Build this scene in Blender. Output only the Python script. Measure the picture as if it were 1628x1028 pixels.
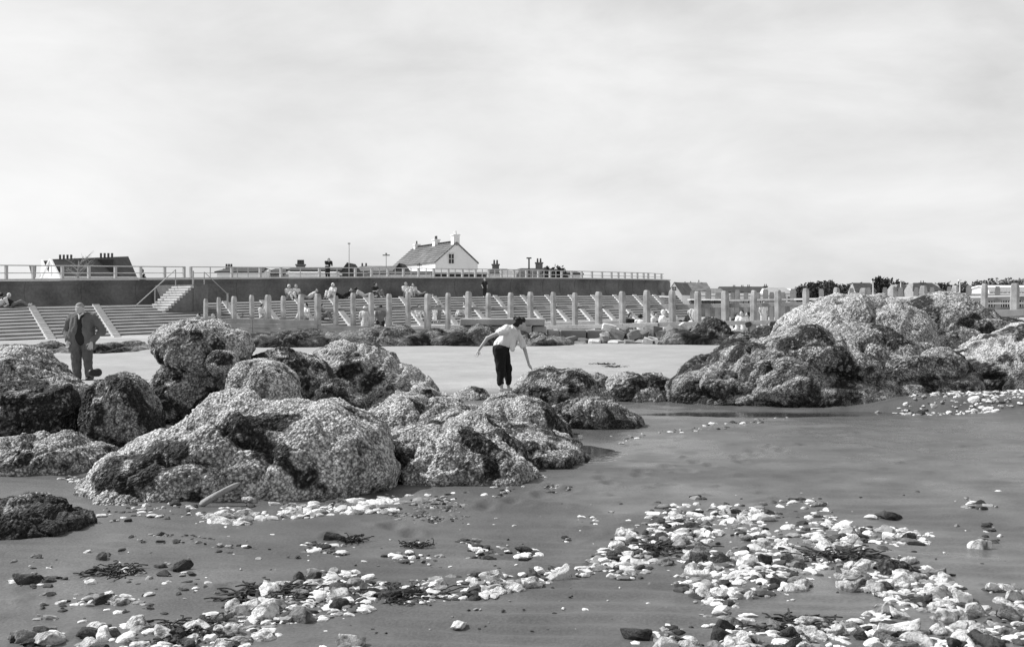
import bpy, bmesh, math, random
import numpy as np
from mathutils import Vector

# ------------------------------------------------------------------ camera, world, sun, exposure
for o in list(bpy.data.objects): bpy.data.objects.remove(o)
S = bpy.context.scene
C = S.collection
F, HX, HY, EYE = 1900.0, 814.0, 490.0, 1.62      # focal length (px of the photograph), horizon, eye height (m)
cam = bpy.data.cameras.new('camera'); co = bpy.data.objects.new('camera', cam); C.objects.link(co)
co.location = (0, 0, EYE); co.rotation_euler = (math.radians(90), 0, 0)
cam.sensor_width = 36; cam.lens = 36*F/1628; cam.shift_y = (HY-514)/1628
cam.clip_start = .1; cam.clip_end = 6000
S.camera = co

SUN_EL, SUN_A = 47.0, -16.0            # elevation; degrees the sun stands on the camera's side of due left
sd = Vector((-math.cos(math.radians(SUN_A))*math.cos(math.radians(SUN_EL)),
             -math.sin(math.radians(SUN_A))*math.cos(math.radians(SUN_EL)), math.sin(math.radians(SUN_EL))))
sl = bpy.data.lights.new('sun', 'SUN'); so = bpy.data.objects.new('sun', sl); C.objects.link(so)
sl.energy = 4.6; sl.angle = math.radians(.6); sl.color = (1, 1, 1)
so.rotation_euler = (-sd).to_track_quat('-Z', 'Y').to_euler(); so.location = (0, 0, 60)

W = bpy.data.worlds.new('World'); S.world = W; W.use_nodes = True
nt = W.node_tree; nt.nodes.clear()
def wn(t): return nt.nodes.new(t)
sky = wn('ShaderNodeTexSky'); sky.sky_type = 'NISHITA'; sky.sun_disc = False
sky.sun_elevation = math.radians(SUN_EL); sky.sun_rotation = math.radians(-90-SUN_A)
sky.air_density = 1.0; sky.dust_density = 2.0; sky.ozone_density = 1.0
bw = wn('ShaderNodeRGBToBW'); nt.links.new(sky.outputs[0], bw.inputs[0])       # black-and-white film
tc = wn('ShaderNodeTexCoord'); mp = wn('ShaderNodeMapping'); mp.inputs['Scale'].default_value = (1, 1, 2.6)
nt.links.new(tc.outputs['Generated'], mp.inputs[0])
n1 = wn('ShaderNodeTexNoise'); n1.inputs['Scale'].default_value = 4.6; n1.inputs['Detail'].default_value = 10
n1.inputs['Roughness'].default_value = .56; n1.inputs['Distortion'].default_value = .25
nt.links.new(mp.outputs[0], n1.inputs[0])
sx = wn('ShaderNodeSeparateXYZ'); nt.links.new(tc.outputs['Generated'], sx.inputs[0])
hz = wn('ShaderNodeMapRange'); hz.inputs[1].default_value = 0; hz.inputs[2].default_value = .9; hz.inputs[3].default_value = .40; hz.inputs[4].default_value = -.10
nt.links.new(sx.outputs[2], hz.inputs[0])                                       # thin cloud piles up towards the horizon
ad0 = wn('ShaderNodeMath'); ad0.operation = 'ADD'; nt.links.new(n1.outputs[0], ad0.inputs[0]); nt.links.new(hz.outputs[0], ad0.inputs[1])
mr = wn('ShaderNodeMapRange'); mr.inputs[1].default_value = .34; mr.inputs[2].default_value = 1.0; nt.links.new(ad0.outputs[0], mr.inputs[0])
mxs = wn('ShaderNodeMix'); mxs.data_type = 'FLOAT'; nt.links.new(mr.outputs[0], mxs.inputs[0])
mulc = wn('ShaderNodeMath'); mulc.operation = 'MULTIPLY_ADD'; mulc.inputs[1].default_value = 0.35; mulc.inputs[2].default_value = 5.0
nt.links.new(bw.outputs[0], mulc.inputs[0])
nt.links.new(bw.outputs[0], mxs.inputs[2]); nt.links.new(mulc.outputs[0], mxs.inputs[3])
bg = wn('ShaderNodeBackground'); bg.inputs[1].default_value = .142
nt.links.new(mxs.outputs[0], bg.inputs[0]); wo = wn('ShaderNodeOutputWorld'); nt.links.new(bg.outputs[0], wo.inputs[0])

S.view_settings.view_transform = 'Standard'; S.view_settings.look = 'None'
S.view_settings.exposure = 0.0; S.view_settings.gamma = 1.0; S.view_settings.use_curve_mapping = False
S.render.engine = 'CYCLES'

rnd = random.Random(11707)
rng = np.random.default_rng(11707)

# ------------------------------------------------------------------ helpers
def P(px, py, d): return Vector(((px-HX)/F*d, d, EYE-(py-HY)/F*d))
def G(px, py, h=0.0):
    d = F*(EYE-h)/(py-HY); return Vector(((px-HX)/F*d, d, h))
def interp(x, xs, ys): return float(np.interp(x, xs, ys))
def link(o, parent=None):
    C.objects.link(o)
    if parent: o.parent = parent
    return o
def tag(o, label=None, cat=None, group=None, kind=None):
    if label: o['label'] = label
    if cat: o['category'] = cat
    if group: o['group'] = group
    if kind: o['kind'] = kind
    return o
def empty(name, loc, rz=0):
    o = bpy.data.objects.new(name, None); o.empty_display_size = .2; C.objects.link(o)
    o.location = loc; o.rotation_euler = (0, 0, rz); return o
def thing(name, label, cat, loc, rz=0, group=None): return tag(empty(name, loc, rz), label, cat, group)
def mesh_np(name, V, Fc, mats, smooth=True, attrs=None):
    V = np.asarray(V, dtype=np.float32); Fc = np.asarray(Fc, dtype=np.int32)
    m = bpy.data.meshes.new(name); k = Fc.shape[1]
    m.vertices.add(len(V)); m.vertices.foreach_set('co', V.ravel())
    m.loops.add(Fc.size); m.loops.foreach_set('vertex_index', Fc.ravel())
    m.polygons.add(len(Fc)); m.polygons.foreach_set('loop_start', np.arange(0, Fc.size, k, dtype=np.int32))
    m.polygons.foreach_set('use_smooth', np.full(len(Fc), smooth))
    for a, v in (attrs or {}).items():
        at = m.attributes.new(a, 'FLOAT', 'POINT'); at.data.foreach_set('value', np.asarray(v, dtype=np.float32))
    for mm in (mats if isinstance(mats, (list, tuple)) else [mats]): m.materials.append(mm)
    m.update(calc_edges=True); m.validate(); return m
class MB:
    def __init__(s): s.v = []; s.f = []
    def add(s, vs, fs):
        b = len(s.v); s.v += [tuple(v) for v in vs]; s.f += [tuple(i+b for i in f) for f in fs]; return s
    def hexa(s, bot, top):
        return s.add(list(bot)+list(top), [(3,2,1,0),(4,5,6,7),(0,1,5,4),(1,2,6,5),(2,3,7,6),(3,0,4,7)])
    def box(s, c, sx, sy, sz, rz=0, ux=None):
        c = Vector(c); cr, sr = math.cos(rz), math.sin(rz)
        q = [(-1,-1),(1,-1),(1,1),(-1,1)]
        f = lambda a, b, z: (c.x+(a*sx*cr-b*sy*sr)/2, c.y+(a*sx*sr+b*sy*cr)/2, c.z+z*sz/2)
        return s.hexa([f(a,b,-1) for a,b in q], [f(a,b,1) for a,b in q])
    def bar(s, a, b, w, h=None):
        a, b = Vector(a), Vector(b); h = h or w; u = (b-a).normalized()
        sd_ = u.cross(Vector((0,0,1))); sd_ = Vector((1,0,0)) if sd_.length < 1e-4 else sd_.normalized()
        up = sd_.cross(u)
        q = [(-1,-1),(1,-1),(1,1),(-1,1)]
        return s.hexa([a+sd_*x*w/2+up*y*h/2 for x,y in q], [b+sd_*x*w/2+up*y*h/2 for x,y in q])
    def tube(s, a, b, r, r2=None, n=8):
        a, b = Vector(a), Vector(b); r2 = r if r2 is None else r2; u = (b-a).normalized()
        e = u.orthogonal().normalized(); g = u.cross(e)
        A = [a+(e*math.cos(2*math.pi*i/n)+g*math.sin(2*math.pi*i/n))*r for i in range(n)]
        B = [b+(e*math.cos(2*math.pi*i/n)+g*math.sin(2*math.pi*i/n))*r2 for i in range(n)]
        return s.add(A+B, [(i,(i+1)%n,n+(i+1)%n,n+i) for i in range(n)]+[tuple(range(n-1,-1,-1)), tuple(range(n,2*n))])
    def prism(s, poly, off):
        """poly: 3-D points, extruded by the vector off"""
        n = len(poly); off = Vector(off)
        return s.add([Vector(p) for p in poly]+[Vector(p)+off for p in poly],
              [tuple(range(n)), tuple(range(2*n-1,n-1,-1))]+[(i,n+i,n+(i+1)%n,(i+1)%n) for i in range(n)])
    def mesh(s, name, mat, smooth=False):
        m = bpy.data.meshes.new(name); m.from_pydata(s.v, [], s.f)
        bm = bmesh.new(); bm.from_mesh(m); bmesh.ops.recalc_face_normals(bm, faces=bm.faces); bm.to_mesh(m); bm.free()
        if smooth: m.polygons.foreach_set('use_smooth', np.ones(len(m.polygons), dtype=bool))
        m.materials.append(mat); return m
    def build(s, name, mat, parent=None, smooth=False, bevel=0):
        o = bpy.data.objects.new(name, s.mesh(name, mat, smooth)); link(o)
        if parent:
            o.parent = parent
            o.matrix_parent_inverse = PINV(parent)
        if bevel:
            b = o.modifiers.new('bevel', 'BEVEL'); b.width = bevel; b.segments = 2; b.limit_method = 'ANGLE'
        return o
def PINV(p):
    from mathutils import Matrix
    chain = []
    while p is not None: chain.append(p); p = p.parent
    M = Matrix.Identity(4)
    for q in reversed(chain): M = M @ (q.matrix_parent_inverse @ q.matrix_basis)
    return M.inverted()
def adopt(o, p): o.parent = p; o.matrix_parent_inverse = PINV(p); return o

# numpy noise
def h3(i, j, k, s):
    a = (i.astype(np.int64)*374761393 + j.astype(np.int64)*668265263 + k.astype(np.int64)*2147483647 + s*974711) & 0xffffffff
    a = ((a ^ (a >> 13))*1274126177) & 0xffffffff
    a = ((a ^ (a >> 16))*2246822519) & 0xffffffff
    return ((a ^ (a >> 15)) & 0xffffff)/float(0x1000000)
def vnoise(p, s=0):
    i = np.floor(p).astype(np.int64); f = p-i; f = f*f*(3-2*f); r = 0
    for a in (0,1):
        for b in (0,1):
            for c in (0,1):
                w = (f[:,0] if a else 1-f[:,0])*(f[:,1] if b else 1-f[:,1])*(f[:,2] if c else 1-f[:,2])
                r = r+w*h3(i[:,0]+a, i[:,1]+b, i[:,2]+c, s)
    return r*2-1
def fbm(p, s=0, o=4, g=.5):
    r = 0; a = 1; t = 0
    for k in range(o): r = r+a*vnoise(p*(2**k)+17.3*k, s+k); t += a; a *= g
    return r/t
def voro(p, s=0):
    i = np.floor(p).astype(np.int64); n = len(p)
    f1 = np.full(n, 9.); f2 = np.full(n, 9.); cid = np.zeros(n)
    for a in (-1,0,1):
        for b in (-1,0,1):
            for c in (-1,0,1):
                x, y, z = i[:,0]+a, i[:,1]+b, i[:,2]+c
                q = np.stack([x+h3(x,y,z,s), y+h3(x,y,z,s+7), z+h3(x,y,z,s+13)], 1)
                d = np.sqrt(((p-q)**2).sum(1)); m = d < f1
                f2 = np.where(m, f1, np.minimum(f2, d)); cid = np.where(m, h3(x,y,z,s+29), cid); f1 = np.where(m, d, f1)
    return f1, f2, cid
def sst(a, b, x): t = np.clip((np.asarray(x, float)-a)/(b-a), 0, 1); return t*t*(3-2*t)

# ------------------------------------------------------------------ materials (all neutral: the photograph is black and white)
def mat(name, base, rough=.85, var=.25, scale=6, fine=60, bump=.2, bdist=.02, spec=.3, lo=None, coord='Object', detail=6, spots=None):
    m = bpy.data.materials.new(name); m.use_nodes = True; t = m.node_tree; b = t.nodes['Principled BSDF']
    b.inputs['Roughness'].default_value = rough; b.inputs['Specular IOR Level'].default_value = spec
    tc = t.nodes.new('ShaderNodeTexCoord')
    n = t.nodes.new('ShaderNodeTexNoise'); n.inputs['Scale'].default_value = scale; n.inputs['Detail'].default_value = detail
    t.links.new(tc.outputs[coord], n.inputs[0])
    n2 = t.nodes.new('ShaderNodeTexNoise'); n2.inputs['Scale'].default_value = fine; n2.inputs['Detail'].default_value = 3
    t.links.new(tc.outputs[coord], n2.inputs[0])
    ad = t.nodes.new('ShaderNodeMath'); ad.operation = 'MULTIPLY_ADD'; ad.inputs[1].default_value = .4
    t.links.new(n2.outputs[0], ad.inputs[0]); t.links.new(n.outputs[0], ad.inputs[2])
    r = t.nodes.new('ShaderNodeMapRange'); r.inputs[1].default_value = .4; r.inputs[2].default_value = 1.0
    l = base*(1-var) if lo is None else lo
    r.inputs[3].default_value = l; r.inputs[4].default_value = min(.95, base*(1+var)); t.links.new(ad.outputs[0], r.inputs[0])
    out = r.outputs[0]
    if spots:
        v = t.nodes.new('ShaderNodeTexNoise'); v.inputs['Scale'].default_value = spots[0]; v.inputs['Detail'].default_value = 5
        t.links.new(tc.outputs[coord], v.inputs[0])
        q = t.nodes.new('ShaderNodeMapRange'); q.inputs[1].default_value = spots[1]; q.inputs[2].default_value = spots[1]+.07
        t.links.new(v.outputs[0], q.inputs[0])
        mx = t.nodes.new('ShaderNodeMix'); mx.data_type = 'FLOAT'; mx.inputs[3].default_value = spots[2]
        t.links.new(q.outputs[0], mx.inputs[0]); t.links.new(out, mx.inputs[2]); out = mx.outputs[0]
    t.links.new(out, b.inputs['Base Color'])
    if bump:
        bp = t.nodes.new('ShaderNodeBump'); bp.inputs['Strength'].default_value = bump; bp.inputs['Distance'].default_value = bdist
        t.links.new(ad.outputs[0], bp.inputs['Height']); t.links.new(bp.outputs[0], b.inputs['Normal'])
    return m
def attr_mat(name, attr, rough=.85, fine=90, var=.35, bump=.5, bdist=.012, spec=.25, wetattr=None):
    m = bpy.data.materials.new(name); m.use_nodes = True; t = m.node_tree; b = t.nodes['Principled BSDF']
    a = t.nodes.new('ShaderNodeAttribute'); a.attribute_name = attr
    tc = t.nodes.new('ShaderNodeTexCoord'); n = t.nodes.new('ShaderNodeTexNoise'); n.inputs['Scale'].default_value = fine
    n.inputs['Detail'].default_value = 4; t.links.new(tc.outputs['Object'], n.inputs[0])
    r = t.nodes.new('ShaderNodeMapRange'); r.inputs[1].default_value = .3; r.inputs[2].default_value = .7
    r.inputs[3].default_value = 1-var; r.inputs[4].default_value = 1+var; t.links.new(n.outputs[0], r.inputs[0])
    mu = t.nodes.new('ShaderNodeMath'); mu.operation = 'MULTIPLY'
    t.links.new(a.outputs['Fac'], mu.inputs[0]); t.links.new(r.outputs[0], mu.inputs[1]); t.links.new(mu.outputs[0], b.inputs['Base Color'])
    b.inputs['Roughness'].default_value = rough; b.inputs['Specular IOR Level'].default_value = spec
    bp = t.nodes.new('ShaderNodeBump'); bp.inputs['Strength'].default_value = bump; bp.inputs['Distance'].default_value = bdist
    t.links.new(n.outputs[0], bp.inputs['Height']); t.links.new(bp.outputs[0], b.inputs['Normal'])
    if wetattr:
        w = t.nodes.new('ShaderNodeAttribute'); w.attribute_name = wetattr
        rr = t.nodes.new('ShaderNodeMapRange'); rr.inputs[3].default_value = rough; rr.inputs[4].default_value = .27
        t.links.new(w.outputs['Fac'], rr.inputs[0]); t.links.new(rr.outputs[0], b.inputs['Roughness'])
        b2 = t.nodes.new('ShaderNodeMapRange'); b2.inputs[3].default_value = bump; b2.inputs[4].default_value = bump*.35
        t.links.new(w.outputs['Fac'], b2.inputs[0]); t.links.new(b2.outputs[0], bp.inputs['Strength'])
    return m
M = dict(
    sand=attr_mat('sand', 'tone', .9, 55, .2, .5, .012, .45, 'wet'),
    rock=attr_mat('barnacled_rock', 'tone', .85, 70, .4, .8, .012, .3),
    stuff=attr_mat('pebbles', 'tone', .8, 60, .25, .3, .01, .3),
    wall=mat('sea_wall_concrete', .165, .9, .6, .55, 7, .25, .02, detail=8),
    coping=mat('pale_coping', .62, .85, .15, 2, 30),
    conc=mat('pale_concrete', .20, .9, .35, 1.2, 25, .3),
    conc2=mat('stained_concrete', .4, .9, .45, 1.0, 18, .4, .03),
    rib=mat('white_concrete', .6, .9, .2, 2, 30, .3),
    post=mat('weathered_timber', .37, .85, .5, 3, 40, .5, .02),
    plank=mat('grey_plank', .28, .85, .3, 2, 30, .4),
    darkwood=mat('dark_timber', .05, .8, .4, 4, 40, .5),
    drift=mat('bleached_wood', .3, .8, .3, 5, 50, .5),
    white=mat('white_render', .84, .8, .06, .8, 14, .1),
    wpaint=mat('white_paint', .8, .5, .08, 3, 30, .05),
    rail=mat('pale_rail', .42, .5, .1, 3, 30, .05),
    slate=mat('dark_roof', .06, .8, .45, 1.2, 14, .4, .04),
    tile=mat('weathered_tile', .16, .85, .5, .9, 9, .5, .05),
    grey=mat('grey_render', .36, .85, .2, .8, 10, .1),
    glass=mat('dark_glass', .02, .15, .2, 3, 20, 0, spec=.5),
    brick=mat('chimney_brick', .2, .9, .4, 2, 18, .3),
    pot=mat('clay_pot', .1, .8, .3, 4, 20, .1),
    leaf=mat('leaf', .055, .7, .5, .7, 5, 0),
    leaf2=mat('pale_leaf', .12, .7, .5, .7, 5, 0),
    bark=mat('bark', .06, .9, .4, 3, 20, .4),
    skin=mat('skin', .46, .6, .08, 4, 40, .05),
    hair=mat('dark_hair', .02, .6, .4, 30, 120, .6, .02),
    greyhair=mat('grey_hair', .3, .7, .3, 30, 120, .5, .02),
    suit=mat('grey_suit', .13, .95, .22, 7, 200, .25, .02),
    suit2=mat('grey_trousers', .10, .95, .25, 7, 200, .25, .02),
    vest=mat('dark_waistcoat', .025, .95, .25, 8, 200, .2),
    black=mat('black_cloth', .014, .95, .25, 9, 200, .25, .02),
    blouse=mat('white_cotton', .78, .9, .06, 7, 160, .2, .02),
    cloth1=mat('pale_cloth', .66, .95, .1, 5, 60, .2),
    cloth2=mat('mid_grey_cloth', .2, .95, .2, 5, 60, .2),
    cloth3=mat('dark_cloth', .03, .95, .2, 5, 60, .2),
    shoe=mat('dark_shoe', .02, .45, .2, 6, 50, .1),
    flint=None, weed=mat('seaweed', .025, .45, .5, 20, 90, .4, .02, spec=.5),
)
# barnacle speckle in the rock material
t = M['rock'].node_tree; b = t.nodes['Principled BSDF']; old = b.inputs['Base Color'].links[0].from_socket
tcr = t.nodes.new('ShaderNodeTexCoord'); vz = t.nodes.new('ShaderNodeTexVoronoi'); vz.inputs['Scale'].default_value = 42; t.links.new(tcr.outputs['Object'], vz.inputs['Vector'])
vr = t.nodes.new('ShaderNodeMapRange'); vr.inputs[3].default_value = .5; vr.inputs[4].default_value = 2.9; t.links.new(vz.outputs['Color'], vr.inputs[0])
vd = t.nodes.new('ShaderNodeMapRange'); vd.inputs[1].default_value = .3; vd.inputs[2].default_value = .75; vd.inputs[3].default_value = 1.0; vd.inputs[4].default_value = .35; t.links.new(vz.outputs['Distance'], vd.inputs[0])
m1_ = t.nodes.new('ShaderNodeMath'); m1_.operation = 'MULTIPLY'; m2_ = t.nodes.new('ShaderNodeMath'); m2_.operation = 'MULTIPLY'
ois = t.nodes.new('ShaderNodeObjectInfo'); sps = t.nodes.new('ShaderNodeSeparateColor'); t.links.new(ois.outputs['Color'], sps.inputs[0])
spa = t.nodes.new('ShaderNodeAttribute'); spa.attribute_name = 'spk'; spp = t.nodes.new('ShaderNodeMath'); spp.operation = 'MULTIPLY'; t.links.new(spa.outputs['Fac'], spp.inputs[0]); t.links.new(sps.outputs[0], spp.inputs[1])
spm = t.nodes.new('ShaderNodeMix'); spm.data_type = 'FLOAT'; spm.inputs[2].default_value = 1.5; t.links.new(spp.outputs[0], spm.inputs[0]); t.links.new(vr.outputs[0], spm.inputs[3])
t.links.new(spm.outputs[0], m1_.inputs[0]); t.links.new(vd.outputs[0], m1_.inputs[1]); t.links.new(m1_.outputs[0], m2_.inputs[0]); t.links.new(old, m2_.inputs[1])
cl = t.nodes.new('ShaderNodeMath'); cl.operation = 'MINIMUM'; cl.inputs[1].default_value = .75; t.links.new(m2_.outputs[0], cl.inputs[0]); t.links.new(cl.outputs[0], b.inputs['Base Color'])
bpn = [x for x in t.nodes if x.type == 'BUMP'][0]; vb = t.nodes.new('ShaderNodeBump'); vb.invert = True; vb.inputs['Strength'].default_value = .8; vb.inputs['Distance'].default_value = .02
t.links.new(vz.outputs['Distance'], vb.inputs['Height']); t.links.new(bpn.outputs[0], vb.inputs['Normal']); t.links.new(vb.outputs[0], b.inputs['Normal'])
# water
m = bpy.data.materials.new('shallow_water'); m.use_nodes = True; t = m.node_tree; b = t.nodes['Principled BSDF']
b.inputs['Base Color'].default_value = (.05,.05,.05,1); b.inputs['Roughness'].default_value = .06; b.inputs['IOR'].default_value = 1.33
tcw = t.nodes.new('ShaderNodeTexCoord'); nw = t.nodes.new('ShaderNodeTexNoise'); nw.inputs['Scale'].default_value = 9; nw.inputs['Detail'].default_value = 3
t.links.new(tcw.outputs['Object'], nw.inputs[0]); bpw = t.nodes.new('ShaderNodeBump'); bpw.inputs['Strength'].default_value = .25; bpw.inputs['Distance'].default_value = .012
t.links.new(nw.outputs[0], bpw.inputs['Height']); t.links.new(bpw.outputs[0], b.inputs['Normal']); M['water'] = m
# stones: tone per object (object colour), white cortex broken by dark flint
m = bpy.data.materials.new('flint'); m.use_nodes = True; t = m.node_tree; b = t.nodes['Principled BSDF']
oi = t.nodes.new('ShaderNodeObjectInfo'); tcw = t.nodes.new('ShaderNodeTexCoord')
n = t.nodes.new('ShaderNodeTexNoise'); n.inputs['Scale'].default_value = 1.7; n.inputs['Detail'].default_value = 6; n.inputs['Roughness'].default_value = .62
n.noise_dimensions = '4D'; mw = t.nodes.new('ShaderNodeMath'); mw.operation = 'MULTIPLY'; mw.inputs[1].default_value = 40
t.links.new(oi.outputs['Random'], mw.inputs[0]); t.links.new(mw.outputs[0], n.inputs['W']); t.links.new(tcw.outputs['Object'], n.inputs['Vector'])
q = t.nodes.new('ShaderNodeMapRange'); q.inputs[1].default_value = .47; q.inputs[2].default_value = .64; t.links.new(n.outputs[0], q.inputs[0])
q.inputs[3].default_value = 1.05; q.inputs[4].default_value = .22
mv = t.nodes.new('ShaderNodeVectorMath'); mv.operation = 'SCALE'; t.links.new(oi.outputs['Color'], mv.inputs[0]); t.links.new(q.outputs[0], mv.inputs['Scale'])
t.links.new(mv.outputs[0], b.inputs['Base Color']); b.inputs['Roughness'].default_value = .7; b.inputs['Specular IOR Level'].default_value = .3
bp = t.nodes.new('ShaderNodeBump'); bp.inputs['Strength'].default_value = .6; bp.inputs['Distance'].default_value = .15
t.links.new(n.outputs[0], bp.inputs['Height']); t.links.new(bp.outputs[0], b.inputs['Normal']); M['flint'] = m

# ------------------------------------------------------------------ the ground
POOLS = [  # (centre x, centre y, half width, half depth, dip)
    (P(1250,652,18.6).x, 18.3, 2.6, .55, .05), (P(905,715,13.5).x, 13.4, .5, .8, .05)]
def ground_z(X, Y):
    X = np.asarray(X, float); Y = np.asarray(Y, float); u = X/np.maximum(Y, 3)
    mound = sst(.03, .1, u)
    z = .33*sst(26,42,Y) - .30*sst(43.5,48,Y)*(1-mound)*sst(-.30,-.22,u) + .12*mound*sst(42.5,46.5,Y)
    p = np.stack([X*.35, Y*.35, X*0], 1)
    z = z + .05*(fbm(p, 5, 3)+.45)*sst(3,9,Y) + .012*(fbm(np.stack([X*1.6, Y*3.2, X*0], 1), 9, 3)+.5)
    z = z + .20*sst(1.15, .35, np.sqrt(((X-7.6)/2.3)**2+((Y-19.2)/1.3)**2))
    wob = .3*fbm(np.stack([X*1.3, Y*2.6, X*0], 1), 71, 3)
    for (a, b_, w, d, dip) in POOLS:
        r = np.sqrt(((X-a)/w)**2+((Y-b_)/d)**2)+wob
        z = z - (z+dip)*sst(1.5, .7, r)
    return z
def gz(x, y): return float(ground_z(np.array([x]), np.array([y]))[0])
def make_ground():
    ys = np.concatenate([np.linspace(-14,4,14)[:-1], 4*np.power(70/4, np.linspace(0,1,620)), 70*np.power(3000/70, np.linspace(0,1,40))[1:]])
    us = np.linspace(-1, 1, 521); us = np.sign(us)*(.55*np.abs(us)+.45*np.abs(us)**4)
    Yg, Ug = np.meshgrid(ys, us, indexing='ij'); X = (Ug*(np.abs(Yg)+5)*1.0).ravel(); Y = Yg.ravel()
    z = ground_z(X, Y)
    q = np.stack([X*.5, Y*.5, X*0], 1)
    lo = fbm(q, 31, 5); st = fbm(np.stack([X*1.1, Y*1.7, X*0], 1), 41, 5); mi = fbm(q*9, 51, 3)
    near = (Y < 30)
    rip = sst(-.05,.35,fbm(q*1.3+3, 63, 3)); ph = Y*26+X*5+5*fbm(q*2.2, 65, 3)
    mo2 = fbm(np.stack([X*6, Y*6, X*0], 1), 85, 3); casts = np.clip(mo2-.28, 0, 1)
    z = z + near*(.008*mi + .007*rip*np.sin(ph)*(Y < 24) + .05*casts*(1-rip))
    ft = np.random.default_rng(77)
    for k in range(26):            # old footprints, half washed out
        fx, fy = -1.2+.33*k*.55+ft.normal()*.08, 8.4+.30*k*.75+ft.normal()*.05; fx += (.09 if k % 2 else -.09)
        r2 = ((X-fx)/.06)**2+((Y-fy)/.13)**2; z = z - .022*np.exp(-r2)+.010*np.exp(-(np.sqrt(r2)-1.5)**2*4)
    dry = sst(21.0, 24.5, Y+1.2*lo)
    wet = 1-dry
    stk = sst(.2, .5, st)                       # drier, paler veins in the wet sand
    mo = fbm(np.stack([X*2.3, Y*2.3, X*0], 1), 81, 4)
    tone = .102*(1+.30*lo+.18*mi+.30*mo*sst(16,9,Y)) + stk*.035
    tone = tone*(1-dry) + dry*(.345*(1+.16*lo+.10*mi+.12*st))
    a = (Y > 50); tone = np.where(a, .42+.1*mi, tone)
    nx, ny = len(us), len(ys)
    I = np.arange(nx*ny).reshape(ny, nx)
    Fc = np.stack([I[:-1,:-1], I[:-1,1:], I[1:,1:], I[1:,:-1]], -1).reshape(-1,4)
    me = mesh_np('sand_beach', np.stack([X,Y,z],1), Fc, M['sand'], True, {'tone': tone, 'wet': wet*np.clip(.66+.5*mo+.35*lo-.4*stk+.35*sst(10,14,Y), .3, 1)})
    return tag(link(bpy.data.objects.new('sand_beach', me)), 'dark wet sand running up to pale dry beach', kind='structure')
make_ground()
def disc(name, label, cx, cy, w, d, z, mat_, seed):
    n = 72; vs = [(cx,cy,z)]
    for i in range(n):
        a = 2*math.pi*i/n; k = 1
        vs.append((cx+w*k*math.cos(a), cy+d*k*math.sin(a), z))
    me = bpy.data.meshes.new(name); me.from_pydata(vs, [], [(0,1+i,1+(i+1)%n) for i in range(n)]); me.materials.append(mat_)
    return tag(link(bpy.data.objects.new(name, me)), label, kind='structure')
for k, ((a, b_, w, d, dip), lb) in enumerate(zip(POOLS, ['shallow water lying at the foot of the largest rock', 'small tide pool beside the dark weedy ledge'])):
    disc('water', lb, a, b_, w*1.7, d*1.7, -.012, M['water'], k*1.7)

# ------------------------------------------------------------------ rocks
def cubesphere(n):
    a = np.tan(np.linspace(-1,1,n+1)*math.pi/4); A, B = np.meshgrid(a, a, indexing='ij'); A = A.ravel(); B = B.ravel(); o = np.ones_like(A)
    Vs, Fs = [], []; I = np.arange((n+1)**2).reshape(n+1,n+1)
    q = np.stack([I[:-1,:-1], I[1:,:-1], I[1:,1:], I[:-1,1:]], -1).reshape(-1,4)
    for k, (x,y,z) in enumerate([(o,A,B),(-o,-A,B),(-A,o,B),(A,-o,B),(-B,A,o),(B,A,-o)]):
        Vs.append(np.stack([x,y,z],1)); Fs.append(q+k*(n+1)**2)
    V = np.concatenate(Vs); V /= np.linalg.norm(V, axis=1)[:,None]; Fq = np.concatenate(Fs)
    key = np.round(V*1e5).astype(np.int64); _, idx, inv = np.unique(key, axis=0, return_index=True, return_inverse=True)
    return V[idx], inv.ravel()[Fq]
def vnormals(V, Fc):
    fn = np.cross(V[Fc[:,2]]-V[Fc[:,0]], V[Fc[:,3]]-V[Fc[:,1]]); N = np.zeros_like(V)
    for k in range(4): np.add.at(N, Fc[:,k], fn)
    return N/np.maximum(np.linalg.norm(N, axis=1)[:,None], 1e-9)
ROCKS = {}
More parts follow.
